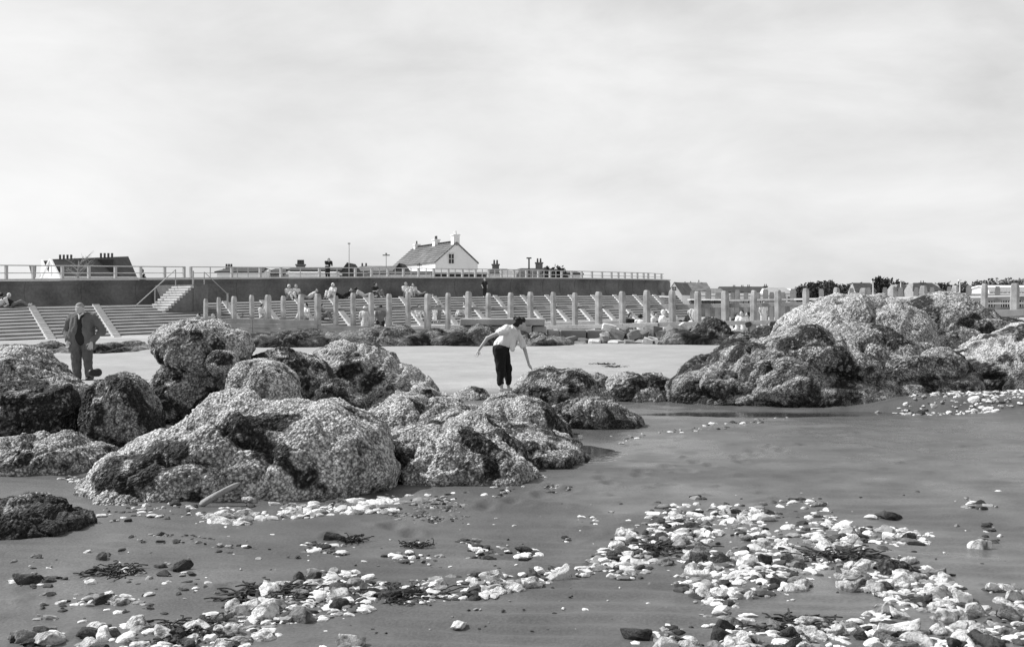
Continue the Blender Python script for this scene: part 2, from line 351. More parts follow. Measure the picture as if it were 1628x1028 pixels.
def rock(label, outline, d, D, n=90, seed=1, light=.5, weed=.35, cell=.055, amp=.018, low=.10, ex=.8, name='barnacled_rock', cat='rock', group=None, lump=.035, cuts=5, speck=.85, crag=1.0, cz=None, ctr=None):
    O = np.array([[(x-HX)/F*d, EYE-(y-HY)/F*d] for x, y in outline])
    c = O.mean(0) if ctr is None else np.array([(ctr[0]-HX)/F*d, EYE-(ctr[1]-HY)/F*d])
    R = O-c; th = np.arctan2(R[:,1], R[:,0]); rr = np.linalg.norm(R, axis=1); s = np.argsort(th); th = th[s]; rr = rr[s]
    tt = np.linspace(-math.pi, math.pi, 361)
    rt = np.interp(tt, np.concatenate([th-2*math.pi, th, th+2*math.pi]), np.tile(rr, 3))
    kk = np.exp(-np.linspace(-2,2,11)**2); kk /= kk.sum(); rt = np.convolve(np.concatenate([rt[-11:-1], rt, rt[1:11]]), kk, 'same')[10:-10]
    U, Fc = cubesphere(n)
    cc = np.sqrt(U[:,0]**2+U[:,2]**2); a = np.arctan2(U[:,2], U[:,0]); r = np.interp(a, tt, rt)
    V = np.stack([r*np.cos(a)*cc**ex, D*np.sign(U[:,1])*np.abs(U[:,1])**ex, r*np.sin(a)*cc**ex], 1)
    V += np.array([c[0], d, c[1]])
    size = np.sqrt(rr.mean()*D)
    N = vnormals(V, Fc); pr = np.random.default_rng(seed*101)
    ctr3 = np.array([c[0], d, c[1]])
    for k in range(cuts):                                   # worn fracture planes
        nrm = pr.normal(size=3); nrm[2] = abs(nrm[2])*.8; nrm[1] = -abs(nrm[1]) if k % 3 else nrm[1]; nrm /= np.linalg.norm(nrm)
        pj = (V-ctr3)@nrm; lim = pj.max()*pr.uniform(.80, .94); over = np.clip(pj-lim, 0, None)
        V = V - nrm[None]*(over*.72)[:,None]
    g = fbm(V*(1.1/size)+seed*3.1, seed, 4)
    rid = 1-np.abs(fbm(V*(1.3/size)+seed*5.7, seed+50, 3))*2.6
    V = V + N*(low*size*1.25*g - low*size*.9*np.clip(rid,0,1)**5)[:,None]
    sn = pr.normal(size=3)*np.array([.5,.35,1]); sn /= np.linalg.norm(sn)
    tq = (V@sn)/(size*.30)+.9*fbm(V*(1.5/size)+seed, seed+33, 3); fq = tq-np.floor(tq)
    V = V + N*(low*size*.38*crag*(sst(0,.22,fq)*(1-fq)*1.5-.4))[:,None]                      # tilted ledges
    gzv = ground_z(V[:,0], V[:,1]); keep = (V[:,2] > gzv-.12)
    fk = keep[Fc].any(1); Fc = Fc[fk]; used = np.unique(Fc); mp_ = -np.ones(len(V), dtype=np.int64); mp_[used] = np.arange(len(used)); V = V[used]; Fc = mp_[Fc]
    N = vnormals(V, Fc)
    V = V + N*(lump*1.6*fbm(V/(cell*7)+seed, seed+3, 3))[:,None]
    N = vnormals(V, Fc)
    warp = np.stack([vnoise(V/cell*.4,1),vnoise(V/cell*.4,2),vnoise(V/cell*.4,3)],1)
    m1, m2, cm = voro(V/(cell*1.9)+.5*warp, seed+15)
    p2 = V/(cell*.62)+.6*warp
    f1, f2, c2 = voro(p2, seed+9)
    amp = amp*.72
    V = V + N*(amp*(.75*(cm-.3)*(1-np.clip(m1,0,1)**2) + (.05+1.0*c2**1.5)*(1-np.clip(f1*1.2,0,1)**2) - .25))[:,None]
    V = V + N*(amp*.55*fbm(V/(cell*.4), seed+77, 2))[:,None]
    lf = fbm(V*(1.7/max(size,.5))+seed*9.1, seed+21, 4); mf = fbm(V/(cell*4.5)+seed, seed+5, 3)
    wm = sst(-.02, .14, lf+.55*mf+(weed-.5)*.7)      # weed patches; share raised on two boulders to stand in for shade
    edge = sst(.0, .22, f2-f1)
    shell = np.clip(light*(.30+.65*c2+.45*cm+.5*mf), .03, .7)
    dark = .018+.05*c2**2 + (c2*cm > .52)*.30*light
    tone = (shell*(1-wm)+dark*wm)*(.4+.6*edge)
    spk = .35+.65*sst(-.18, .12, fbm(V*(2.3/max(size,.5))+seed*4.4, seed+91, 3))
    me = mesh_np(name, V, Fc, M['rock'], True, {'tone': tone, 'spk': spk})
    o = tag(link(bpy.data.objects.new(name, me)), label, cat, group); o.color = (speck, speck, speck, 1)
    return o
L = .42
rock('broad mound of shell-crusted rock with a driftwood log against its foot', [(138,800),(148,762),(195,714),(255,692),(290,668),(330,634),(375,622),(440,630),(500,640),(555,655),(600,680),(625,712),(632,760),(615,800),(500,835),(380,850),(230,835)], 10.9, 1.05, 170, 3, .50, .34, .048, .02, .10, .82, ctr=(390,745), cuts=0)
rock('flat-topped boulder perched on top of another boulder', [(243,545),(246,524),(275,516),(320,516),(365,520),(392,532),(404,555),(398,575),(360,585),(300,588),(258,578)], 17, .75, 90, 5, .46, .22, .06, .022, .07, .75, speck=.6)
rock('dark-flanked boulder carrying the perched flat-topped boulder', [(243,600),(262,578),(320,575),(368,580),(372,620),(350,655),(300,690),(250,660)], 17, .75, 80, 6, .36, .5, .06, .022, .10)
rock('pale dome-shaped boulder wedged against the perched pair', [(352,630),(362,592),(390,573),(425,573),(455,590),(480,620),(480,665),(360,665)], 15.4, .6, 70, 7, .5, .12, .05, .010, .05, speck=.35)
rock('small rounded rock tucked under the perched boulder', [(328,580),(335,564),(355,558),(375,566),(378,586),(355,596)], 16.1, .25, 36, 8, .45, .2, .05, .014, .06)
rock('dark weedy boulder behind the pale dome', [(395,640),(400,570),(430,556),(470,560),(510,580),(530,620),(560,660),(440,680)], 17.6, .8, 80, 9, .36, .55, .06, .022, .12)
rock('big humped boulder on the pale sand with its end in shade', [(470,640),(485,575),(520,553),(575,546),(612,556),(640,580),(672,595),(695,625),(690,650),(600,660),(500,665)], 20.2, 1.0, 110, 10, .46, .3, .065, .024, .09)
rock('rounded dark boulder with a sunlit crown beside the standing man', [(133,690),(138,640),(150,606),(185,594),(215,600),(240,630),(256,670),(264,700),(240,740),(150,740)], 14.3, .6, 90, 12, .36, .72, .05, .02, .07)  # dense weed tone also stands in for shade on this boulder's front
rock('dark bulky boulder in front of the standing man', [(-70,700),(-60,620),(10,603),(60,600),(112,600),(135,625),(138,665),(128,705),(60,740),(-40,740)], 14.6, .8, 90, 13, .36, .74, .05, .02, .09)  # weed share raised so the colour carries the shade of its front
rock('sunlit craggy boulder sloping down to the standing man', [(-80,640),(-60,560),(10,556),(55,556),(85,575),(112,600),(118,640),(20,670)], 15.8, .7, 80, 14, .5, .2, .055, .02, .09)
rock('low shelly ledge in front of the dark boulders', [(-80,770),(-70,712),(20,704),(75,700),(135,706),(178,722),(180,750),(120,775),(20,790)], 12.2, .75, 90, 15, .42, .4, .046, .018, .10)
rock('low rock shelf crossing behind the shelly mound', [(565,690),(575,652),(610,640),(680,640),(745,646),(775,668),(770,705),(680,725),(590,725)], 16, .9, 90, 16, .48, .32, .055, .02, .07)
rock('low broken ledge running out to the pool, dark underneath', [(585,770),(600,725),(645,700),(700,690),(770,690),(815,706),(850,735),(856,752),(800,790),(700,810),(610,800)], 11.4, .85, 110, 17, .42, .45, .045, .02, .12)
rock('weed-dark ledge between the bending woman and the pool', [(715,705),(728,668),(765,648),(815,634),(865,640),(902,668),(918,705),(890,725),(800,740)], 15, .85, 95, 18, .40, .40, .05, .02, .11)
rock('dark tapering ledge ending at the wide wet sand', [(870,675),(885,645),(920,636),(965,640),(1000,655),(1033,674),(1020,690),(940,705),(880,700)], 16.3, .7, 80, 19, .32, .6, .055, .02, .10)
rock('rounded rock the woman is reaching down to', [(815,640),(826,600),(850,588),(890,586),(935,594),(965,615),(975,650),(900,670),(830,665)], 19.4, .8, 80, 20, .36, .45, .06, .022, .08)
rock('low pale rock between the pool and the rounded rock', [(945,640),(960,606),(985,596),(1020,596),(1055,600),(1085,625),(1085,650),(1000,660)], 21.2, .7, 70, 21, .42, .4, .065, .022, .10)
rock('dark rock crest just behind the rounded rock', [(905,620),(915,600),(940,598),(965,602),(975,618),(950,630)], 21.5, .5, 40, 61, .28, .7, .06, .02, .10)
rock('flat pale ledge under the woman\'s feet', [(640,665),(665,640),(720,634),(780,636),(830,636),(850,648),(840,670),(740,685)], 21.2, .7, 80, 22, .45, .3, .06, .02, .07)
rock('broad front face of the largest rock, rising from water', [(1066,650),(1072,610),(1092,582),(1130,560),(1190,542),(1240,534),(1330,540),(1430,545),(1500,553),(1548,578),(1590,612),(1600,648),(1500,690),(1300,700),(1150,690)], 20.8, 1.6, 200, 23, .36, .58, .075, .03, .12)
rock('high rounded hump of the largest rock before the groyne', [(1215,640),(1230,530),(1250,505),(1280,488),(1318,474),(1370,474),(1425,482),(1465,502),(1485,560),(1470,650)], 23.2, 1.5, 120, 24, .46, .26, .08, .03, .08, ctr=(1345,565), cuts=2)
rock('second hump of the largest rock, notched near the top', [(1375,640),(1388,515),(1425,486),(1470,475),(1515,475),(1545,488),(1575,506),(1620,515),(1690,540),(1710,650)], 24.0, 1.6, 120, 25, .46, .3, .08, .03, .08, .74, ctr=(1510,565), cuts=1)
rock('pale sloping shoulder of the largest rock', [(1460,650),(1480,590),(1530,558),(1600,535),(1680,522),(1760,560),(1770,660),(1600,672)], 21.6, 1.4, 100, 26, .52, .26, .07, .026, .08, cuts=2)
rock('dark weedy slope behind the largest rock', [(1120,585),(1150,548),(1195,528),(1240,520),(1275,540),(1280,600),(1180,610)], 25, .9, 70, 27, .26, .7, .08, .03, .10)
rock('flat shelly slab filling the middle of the low shelves', [(640,720),(655,682),(700,668),(760,666),(800,676),(820,700),(800,730),(700,740)], 14.0, .8, 80, 31, .46, .38, .05, .02, .10)
rock('small shelly step at the edge of the humped boulder', [(600,650),(612,630),(650,622),(700,624),(725,640),(720,655),(650,662)], 19.5, .6, 50, 32, .5, .25, .06, .02, .10)
rock('dark rock wedge between mound and humped boulder', [(500,680),(505,620),(530,600),(560,625),(585,660),(580,690)], 16.8, .5, 50, 33, .3, .6, .055, .02, .12)
rock('broad low shelf joining the shelly mound to the pool edge', [(545,790),(560,722),(620,700),(700,692),(800,690),(880,696),(925,714),(935,735),(860,765),(700,800)], 13.0, 2.0, 150, 34, .42, .45, .05, .024, .075, .74, lump=.06)
rock('low weedy shelf spreading below the woman and humped boulder', [(560,690),(590,668),(660,656),(760,656),(850,658),(940,664),(1010,680),(1000,700),(800,710)], 17.6, 1.9, 140, 35, .42, .46, .055, .024, .075, .74, lump=.06)
# weedy shelf along the upper beach
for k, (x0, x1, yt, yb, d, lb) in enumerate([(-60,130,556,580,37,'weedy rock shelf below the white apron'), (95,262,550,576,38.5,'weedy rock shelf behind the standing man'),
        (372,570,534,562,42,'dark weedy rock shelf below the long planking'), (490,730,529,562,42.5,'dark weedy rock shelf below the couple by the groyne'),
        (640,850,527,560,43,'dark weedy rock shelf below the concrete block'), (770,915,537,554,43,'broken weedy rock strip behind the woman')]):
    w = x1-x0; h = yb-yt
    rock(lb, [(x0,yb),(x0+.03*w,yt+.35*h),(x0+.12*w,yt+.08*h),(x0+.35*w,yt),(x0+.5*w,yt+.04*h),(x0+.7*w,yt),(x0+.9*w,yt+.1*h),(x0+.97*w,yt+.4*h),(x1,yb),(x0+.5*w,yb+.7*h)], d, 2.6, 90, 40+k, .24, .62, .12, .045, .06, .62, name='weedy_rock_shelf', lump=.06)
rock('low dark weed-topped ledge beside the white rubble', [(1035,548),(1050,533),(1100,529),(1160,529),(1215,533),(1230,548),(1130,560)], 42.2, .9, 70, 47, .25, .66, .12, .05, .12, .6, name='weedy_rock_shelf', lump=.07)

# ------------------------------------------------------------------ the sea wall, its steps and its railing
WX = [-260,25,300,600,1040,1062]
def wd(x): return interp(x, WX, [54,62,70,80,98,104])
def wtop(x): return interp(x, [-260,25,300,600,900,1040,1062], [448,446,443.5,441.5,443,445,446])
def wbase(x): return interp(x, [-260,25,250,300,600,800,1040,1062], [499,488,484,482,474,471,470,469.5])
def wpt(x, y): return P(x, y, wd(x))
def wnor(x):
    a, b_ = wpt(x-12, 0), wpt(x+12, 0); t_ = Vector((b_.x-a.x, b_.y-a.y, 0)).normalized(); return Vector((t_.y, -t_.x, 0)), t_
PROF = [(.42,0),(.25,.1),(.12,.25),(.05,.45),(.03,.62),(.07,.8),(.16,.93),(.2,1.0)]
sw = thing('sea_wall', 'long dark curved concrete sea wall with a pale coping', 'sea wall', wpt(600, wbase(600)))
joints = [-260,-170,-70,38,128,215,300,375,455,535,621,722,811,862,889,913,937,961,983,1005,1024,1044,1062]
def wall_strip(x0, x1, prof, gap, zc=None):
    mb = MB(); n = max(2, int((x1-x0)/12)); rows = []
    for i in range(n+1):
        x = x0+gap+(x1-x0-2*gap)*i/n; nv, tv = wnor(x); b_ = wpt(x, wbase(x)); t_ = wpt(x, wtop(x)); r = []
        for o_, f_ in prof: r.append(Vector((b_.x, b_.y, b_.z+(t_.z-b_.z)*f_ if f_ <= 1 else t_.z+(f_-1)))+nv*o_)
        rows.append(r)
    k = len(prof)
    for i in range(n):
        for j in range(k):
            mb.add([rows[i][j], rows[i+1][j], rows[i+1][(j+1)%k], rows[i][(j+1)%k]], [(0,1,2,3)])
    mb.add(rows[0], [tuple(range(k))]); mb.add(rows[-1], [tuple(range(k-1,-1,-1))])
    return mb
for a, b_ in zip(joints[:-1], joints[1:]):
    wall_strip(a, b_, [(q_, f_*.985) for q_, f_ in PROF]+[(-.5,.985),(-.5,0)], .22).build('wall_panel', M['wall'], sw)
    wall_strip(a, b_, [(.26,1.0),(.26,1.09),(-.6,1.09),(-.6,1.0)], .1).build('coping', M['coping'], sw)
# the wall turns inland beyond the last panel
e0 = wpt(1062, wbase(1062)); e1 = wpt(1062, wtop(1062))
mb = MB(); pts = [e0+Vector((0,0,0)), e0+Vector((1.0,6,0)), e0+Vector((-.5,14,0)), e0+Vector((-6,24,0))]
for a, b_ in zip(pts[:-1], pts[1:]):
    o_ = Vector((-.6,0,0)); z_ = Vector((0,0,e1.z-e0.z))
    mb.hexa([a, b_, b_+o_, a+o_], [a+z_, b_+z_, b_+o_+z_, a+o_+z_])
mb.build('wall_return', M['wall'], sw)
# the promenade behind the wall
mb = MB(); xs = list(range(-260, 1063, 30))+[1060]
for a, b_ in zip(xs[:-1], xs[1:]):
    q_ = []
    for x in (a, b_):
        nv, tv = wnor(x); t_ = wpt(x, wtop(x)); t_.z -= .12; q_.append((t_-nv*.52, t_-nv*5.5))
    dz = Vector((0,0,-1.2))
    mb.hexa([q_[0][0]+dz, q_[1][0]+dz, q_[1][1]+dz, q_[0][1]+dz], [q_[0][0], q_[1][0], q_[1][1], q_[0][1]])
tag(mb.build('promenade', M['conc']), 'paved promenade behind the sea wall', kind='structure')
# stepped revetment
def rfoot(x):   # foot of the steps that belongs to wall pixel x
    xf = x+48; d = interp(x, [-260,25,300,600,1000,1062], [39,47.5,59,68,83,88]); y = interp(x, [-260,25,300,600,1000,1062], [559,546,530,518.5,507.5,506])
    return P(xf, y, d)
def rbase(x): nv, tv = wnor(x); return wpt(x, wbase(x))+nv*.42
rv = thing('stepped_revetment', 'pale concrete steps running down from sea wall to beach', 'steps', rfoot(600))
NS = 11
def rfr(k): return .07+.78*k/NS
sx_ = np.linspace(-260, 1062, 60)
for k in range(NS+1):
    mb = MB(); secs = []
    for x in sx_:
        f_, w_ = rfoot(x), rbase(x); a = f_.lerp(w_, rfr(k)); b_ = f_.lerp(w_, rfr(k+1) if k < NS else 1.02)
        z0 = f_.z+(w_.z-f_.z)*k/NS if k else f_.z+.02; z1 = f_.z+(w_.z-f_.z)*(k+1)/NS if k < NS else w_.z+.004
        if k == NS: z0 = f_.z+(w_.z-f_.z)
        zz = f_.z+(w_.z-f_.z)*(k)/NS if k < NS else w_.z
        top = f_.z+(w_.z-f_.z)*min(k+1,NS)/NS
        lip = (a-b_).normalized()*.09
        rise = (w_.z-f_.z)/NS; tl = top-.62*rise
        secs.append([Vector((a.x,a.y,min(f_.z-.3,-.4))), Vector((a.x,a.y,tl-.035)), Vector((a.x+lip.x,a.y+lip.y,tl-.035)), Vector((a.x+lip.x,a.y+lip.y,tl)), Vector((b_.x,b_.y,top)), Vector((b_.x,b_.y,min(f_.z-.3,-.4)))])
    if k == NS: continue
    m_ = len(secs[0])
    for i in range(len(secs)-1):
        for j in range(m_): mb.add([secs[i][j], secs[i+1][j], secs[i+1][(j+1)%m_], secs[i][(j+1)%m_]], [(0,1,2,3)])
    mb.add(secs[0], [tuple(range(m_))]); mb.add(secs[-1], [tuple(range(m_-1,-1,-1))])
    mb.build('step', M['conc'], rv)
def rstrip(name, fa, fb, ztop, mat_, dz=0):
    mb = MB(); secs = []
    for x in sx_:
        f_, w_ = rfoot(x), rbase(x); a = f_.lerp(w_, fa); b_ = f_.lerp(w_, fb); z = (w_.z if ztop else f_.z)+dz
        secs.append([Vector((a.x,a.y,min(f_.z-.3,-.4))), Vector((a.x,a.y,z)), Vector((b_.x,b_.y,z)), Vector((b_.x,b_.y,min(f_.z-.3,-.4)))])
    for i in range(len(secs)-1):
        for j in range(4): mb.add([secs[i][j], secs[i+1][j], secs[i+1][(j+1)%4], secs[i][(j+1)%4]], [(0,1,2,3)])
    mb.add(secs[0], [(0,1,2,3)]); mb.add(secs[-1], [(3,2,1,0)])
    return mb.build(name, mat_, rv)
rstrip('berm', rfr(NS)+.0005, 1.01, True, M['conc'], .006); rstrip('apron', -.10, rfr(0)-.0005, False, M['rib'], .03)
for x in (37,140,345,405,460,515,570,625,678,728,775,818,857,894,930,965,997,1028,-55,-150):
    mb = MB(); f_, w_ = rfoot(x), rbase(x); nn = 22; hw = .19; u_ = (w_-f_); tv = wnor(x)[1]
    for k in range(nn):
        fa = .02+(rfr(NS)-.02)*k/nn; fb = .02+(rfr(NS)-.02)*(k+1)/nn
        a = f_.lerp(w_, fa); b_ = f_.lerp(w_, fb); z = f_.z+.08+(w_.z-f_.z)*(k+1)/nn
        q_ = [a-tv*hw, a+tv*hw, b_+tv*hw, b_-tv*hw]
        mb.hexa([Vector((p_.x,p_.y,min(f_.z-.2,-.4))) for p_ in q_], [Vector((p_.x,p_.y,z)) for p_ in q_])
    mb.build('stair_flight', M['rib'], rv)
mb_d = []
for x in (-20,85,101,165,178,192,205,222):          # dark drain mouths along the apron edge
    f_ = P(x, 549.5, 44.7); mb = MB(); mb.tube(f_+Vector((0,-.02,0)), f_+Vector((0,.5,0)), .13, .13, 10); mb.build('drain_mouth', M['darkwood'], rv)

# flight of steps up the face of the wall
def _sx(x):
    nv, tv = wnor(x); p = wpt(x, wbase(x))+nv*4.6; return HX+F*p.x/p.y
wx0 = min(range(180, 303), key=lambda x: abs(_sx(x)-308)); nv, tv = wnor(wx0); o0 = wpt(wx0, wbase(wx0)); ztop = wpt(wx0, wtop(wx0)).z
st = thing('wall_stairs', 'concrete staircase climbing the sea wall, sunlit treads, dark side', 'stairs', o0)
NT = 15; zb = .85; RUN = .17
def sblock(n0, n1, s0, s1, z0, z1):
    q = [o0+nv*n0+tv*s0, o0+nv*n0+tv*s1, o0+nv*n1+tv*s1, o0+nv*n1+tv*s0]
    return MB().hexa([Vector((p.x,p.y,z0)) for p in q], [Vector((p.x,p.y,z1)) for p in q])
zl = ztop-.35
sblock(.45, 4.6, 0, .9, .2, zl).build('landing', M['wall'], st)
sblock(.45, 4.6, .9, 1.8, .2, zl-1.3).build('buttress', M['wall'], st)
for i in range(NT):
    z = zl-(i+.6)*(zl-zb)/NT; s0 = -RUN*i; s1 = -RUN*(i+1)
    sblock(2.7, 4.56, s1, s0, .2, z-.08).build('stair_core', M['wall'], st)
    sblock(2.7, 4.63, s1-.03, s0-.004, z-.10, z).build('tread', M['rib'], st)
def spt(n, s_, z): p = o0+nv*n+tv*s_; return Vector((p.x,p.y,z))
mb = MB(); mb.tube(spt(2.8,0,zl+.85), spt(2.8,-RUN*NT,zb+.8), .028)
for f_ in (0,.5,1): mb.tube(spt(2.8,-RUN*NT*f_,zl*(1-f_)+zb*f_-.1), spt(2.8,-RUN*NT*f_,(zl+.85)*(1-f_)+(zb+.8)*f_), .028)
mb.build('handrail', M['rail'], st)
mb = MB(); mb.tube(spt(4.4,.1,zl), spt(4.4,.1,zl+.75), .05); mb.tube(spt(4.4,.8,zl), spt(4.4,.8,zl+.7), .03); mb.tube(spt(4.4,.8,zl+.7), spt(4.4,2.3,zl-.5), .022); mb.tube(spt(4.4,2.3,.6), spt(4.4,2.3,zl-.45), .05)
mb.build('handrail', M['rail'], st)

# railing on the coping
def rtop(x): return interp(x, [-260,25,300,650,800,930,1040,1062], [420,421.5,424,426,428,431,434,435.5])
def rpt(x, y, off=.3): nv, tv = wnor(x); p = P(x, y, wd(x)); return p-nv*off
def make_rail(lb, xs_thick, xs_thin, x0, x1, step=20):
    r = thing('promenade_railing', lb, 'railing', rpt((x0+x1)/2, wtop((x0+x1)/2)))
    for x in xs_thick:
        a = rpt(x, wtop(x)); b_ = rpt(x, rtop(x)); mb = MB(); nv, tv = wnor(x)
        mb.box((a.x, a.y, (a.z+.085+b_.z)/2), .14, .14, b_.z-a.z-.05, math.atan2(tv.y, tv.x)); mb.build('post', M['rail'], r)
    for x in xs_thin:
        a = rpt(x, wtop(x)); b_ = rpt(x, rtop(x)); mb = MB(); mb.tube((a.x,a.y,a.z+.09), (b_.x,b_.y,b_.z+.01), .035, n=6); mb.build('upright', M['rail'], r)
    for fr_, rad in ((1.0,.03),(.5,.025)):
        n = max(2, int((x1-x0)/step)); 
        for i in range(n):
            xa = x0+(x1-x0)*i/n; xb = x0+(x1-x0)*(i+1)/n; pa = rpt(xa, wtop(xa)+(rtop(xa)-wtop(xa))*fr_); pb = rpt(xb, wtop(xb)+(rtop(xb)-wtop(xb))*fr_)
            mb = MB(); mb.tube(pa, pb, rad, n=6); mb.build('rail', M['rail'], r)
make_rail('white post and rail fence on the wall beyond the staircase head, hipped roof behind', [-220,-160,-100,-40,15,58,104,146,188,228,266,297], [], -260, 299, 40)
tk = [308,373,418,451,512,569,595,621,646,670,694,717,739.5,760,781,801.5,821,841,860,878.5,897,913,929,945,961,976,987,997,1008,1017,1027,1036,1047,1057]
make_rail('long white post and rail fence on the wall past the white gabled house', tk, [339,382,399,482,540,582,608,633,658,682,706,728,750,771,791,811,831,851,869,888], 308, 1060, 25)

# ------------------------------------------------------------------ timber groyne
def fd(x): return interp(x, [300,500,700,1240,1650], [57.5,56,54.5,46,41.5])
def ftop(x): return interp(x, [326,371,590,680,811,990,1069,1238,1563,1650], [473,470,467,465,463.5,463,462,460,452,450])
gp = [326,349,371.5,401.5,425,450,477,505,534,562.5,590.5,619,649,680,711.5,743.5,776,811,844,880.5,914.5,952,990,1029,1069.5,1110,1154,1196.5,1238,1283,1328,1373,1419,1466,1517,1563,1612,1660]
gr = thing('timber_groyne', 'long row of thick timber posts with rounded heads across the upper beach', 'groyne', P(680,521,fd(680)))
for i, x in enumerate(gp):
    d = fd(x); t_ = P(x, ftop(x)+rnd.uniform(-2,2), d); w = .235*rnd.uniform(.85,1.12)*(.8 if x < 360 else 1); rz = math.radians(-42+rnd.uniform(-5,5)); g_ = gz(t_.x, d)-.4
    mb = MB(); cr, sr = math.cos(rz), math.sin(rz); h = w/2; ch = .035
    oc = [(-h+ch,-h),(h-ch,-h),(h,-h+ch),(h,h-ch),(h-ch,h),(-h+ch,h),(-h,h-ch),(-h,-h+ch)]
    lx, ly = rnd.uniform(-.05,.05), rnd.uniform(-.05,.05)
    ring = lambda s_, z, k=0: [(t_.x+lx*k+(a*cr-b_*sr)*s_, d+ly*k+(a*sr+b_*cr)*s_, z) for a, b_ in oc]
    R_ = [ring(1,g_), ring(1,t_.z-.17,1), ring(.86,t_.z-.05,1), ring(.62,t_.z,1)]
    vs = sum(R_, []); fs = [tuple(range(7,-1,-1)), tuple(range(24,32))]
    for k in range(3): fs += [(k*8+j, k*8+(j+1)%8, k*8+8+(j+1)%8, k*8+8+j) for j in range(8)]
    mb.add(vs, fs); mb.build('post', M['post'], gr)
def run(name, x0, x1, y0, y1, yb0, yb1, off, th, mat_, parent, seg=3, joints_=0):
    """boards between the posts: each a straight piece, top edge y0..y1, bottom edge yb0..yb1 (px)"""
    pts_ = [x for x in gp if x0 < x < x1]; cuts_ = [x0]+pts_[seg-1::seg]+[x1]; cuts_ = sorted(set(cuts_))
    for a, b_ in zip(cuts_[:-1], cuts_[1:]):
        f = lambda x, u0, u1: u0+(u1-u0)*(x-x0)/(x1-x0)
        q = []
        for x, sgn in ((a,.15),(b_,-.15)):
            d = fd(x)+off; q.append((P(x+sgn, f(x,y0,y1), d), P(x+sgn, f(x,yb0,yb1), d)))
        o_ = Vector((0,th,0)); mb = MB(); jz = Vector((0,rnd.uniform(-.015,.015),rnd.uniform(-.01,.01)))
        mb.hexa([q[0][1]+jz, q[1][1]+jz, q[1][1]+o_+jz, q[0][1]+o_+jz], [q[0][0]+jz, q[1][0]+jz, q[1][0]+o_+jz, q[0][0]+o_+jz])
        mb.build(name, mat_, parent, bevel=.012)
for k in range(3):      # planking at the landward end
    run('plank', 318, 505, 505.2+k*8, 508.5+k*7.2, 512.8+k*8, 515.3+k*7.2, -.22-.012*k, .1, M['plank'], gr, 4)
for k in range(2): run('plank', 505, 648, 516.5+k*7, 519.5+k*4.6, 523.2+k*7, 523.8+k*4.6, -.2-.01*k, .1, M['plank'], gr, 3)
run('plank', 648, 745, 521.5, 522.5, 528.5, 528.5, -.2, .1, M['plank'], gr, 2)
run('waling', 505, 1045, 489.5, 486, 494, 490.4, .16, .14, M['plank'], gr, 4)
run('waling', 1046, 1660, 485.2, 470, 491.5, 477, .16, .14, M['plank'], gr, 3)
run('plank', 862, 1046, 517.5, 512.5, 523.5, 519.5, -.3, .25, M['conc2'], gr, 4)
run('plank', 1046, 1240, 512.5, 508.5, 519, 514.5, -.22, .12, M['plank'], gr, 3)
run('plank', 1240, 1660, 508, 490, 517, 501, -.22, .12, M['plank'], gr, 3)
# a second, farther groyne with a walkway
g2 = thing('timber_groyne', 'farther groyne of pale posts with a decked walkway on top', 'groyne', P(1200,490,75))
def d2(x): return interp(x, [1040,1260,1660], [84,74,62])
for x, yt, w in ((1054,465,.28),(1101,462,.42),(1126,461.5,.5),(1142,465,.55),(1165,464,.38),(1172.5,460,.42),(1186,464,.38),(1205,464,.4),(1217,459,.42),(1227,464,.38),(1245,464,.4),(1261,459,.5),
             (1306,459,.4),(1354,457.5,.36),(1381,457,.36),(1407,456.5,.38),(1432,456.5,.38),(1457,456.5,.36),(1482,456.5,.36),(1509,455,.34),(1540,453.5,.4),(1586,455,.4),(1640,455,.4)):
    t_ = P(x, yt, d2(x)); mb = MB(); g_ = gz(t_.x, t_.y)-.3
    w *= .66; mb.box((t_.x, t_.y, (t_.z-.1+g_)/2), w, w, t_.z-.1-g_, -.4); mb.box((t_.x, t_.y, t_.z-.055), w*.78, w*.78, .1, -.4); mb.build('post', M['plank'], g2)
def run2(name, x0, x1, y0, y1, yb0, yb1, off, th, mat_, n):
    for i in range(n):
        xa = x0+(x1-x0)*i/n; xb = x0+(x1-x0)*(i+1)/n; f = lambda x, a, b_: a+(b_-a)*(x-x0)/(x1-x0); q = []
        for x in (xa+.1, xb-.1): q.append((P(x, f(x,y0,y1), d2(x)+off), P(x, f(x,yb0,yb1), d2(x)+off)))
        o_ = Vector((0,th,0)); MB().hexa([q[0][1], q[1][1], q[1][1]+o_, q[0][1]+o_], [q[0][0], q[1][0], q[1][0]+o_, q[0][0]+o_]).build(name, mat_, g2)
run2('deck_board', 1098, 1150, 475, 475.5, 477, 477.5, -.9, 1.5, M['rib'], 2); run2('deck_board', 1051, 1068, 470, 470.5, 472, 472.5, -.6, 1.0, M['rib'], 1); run2('deck_underside', 1098, 1150, 478, 478.5, 481.5, 482, -.5, .8, M['darkwood'], 2)  # dark strip below the boards is put in for the shade under the deck
run2('waling', 1150, 1262, 476, 474, 479, 477, -.34, .12, M['plank'], 4); run2('waling', 1080, 1262, 487, 484, 491, 488, .3, .12, M['plank'], 5)
run2('waling', 1262, 1650, 474, 469, 477, 472, -.34, .12, M['rib'], 9); run2('waling', 1262, 1650, 483, 480, 486, 483, -.3, .12, M['plank'], 9)
MB().bar(P(1116,485,d2(1116)), P(1128,477.5,d2(1128)), .14).build('brace', M['plank'], g2)

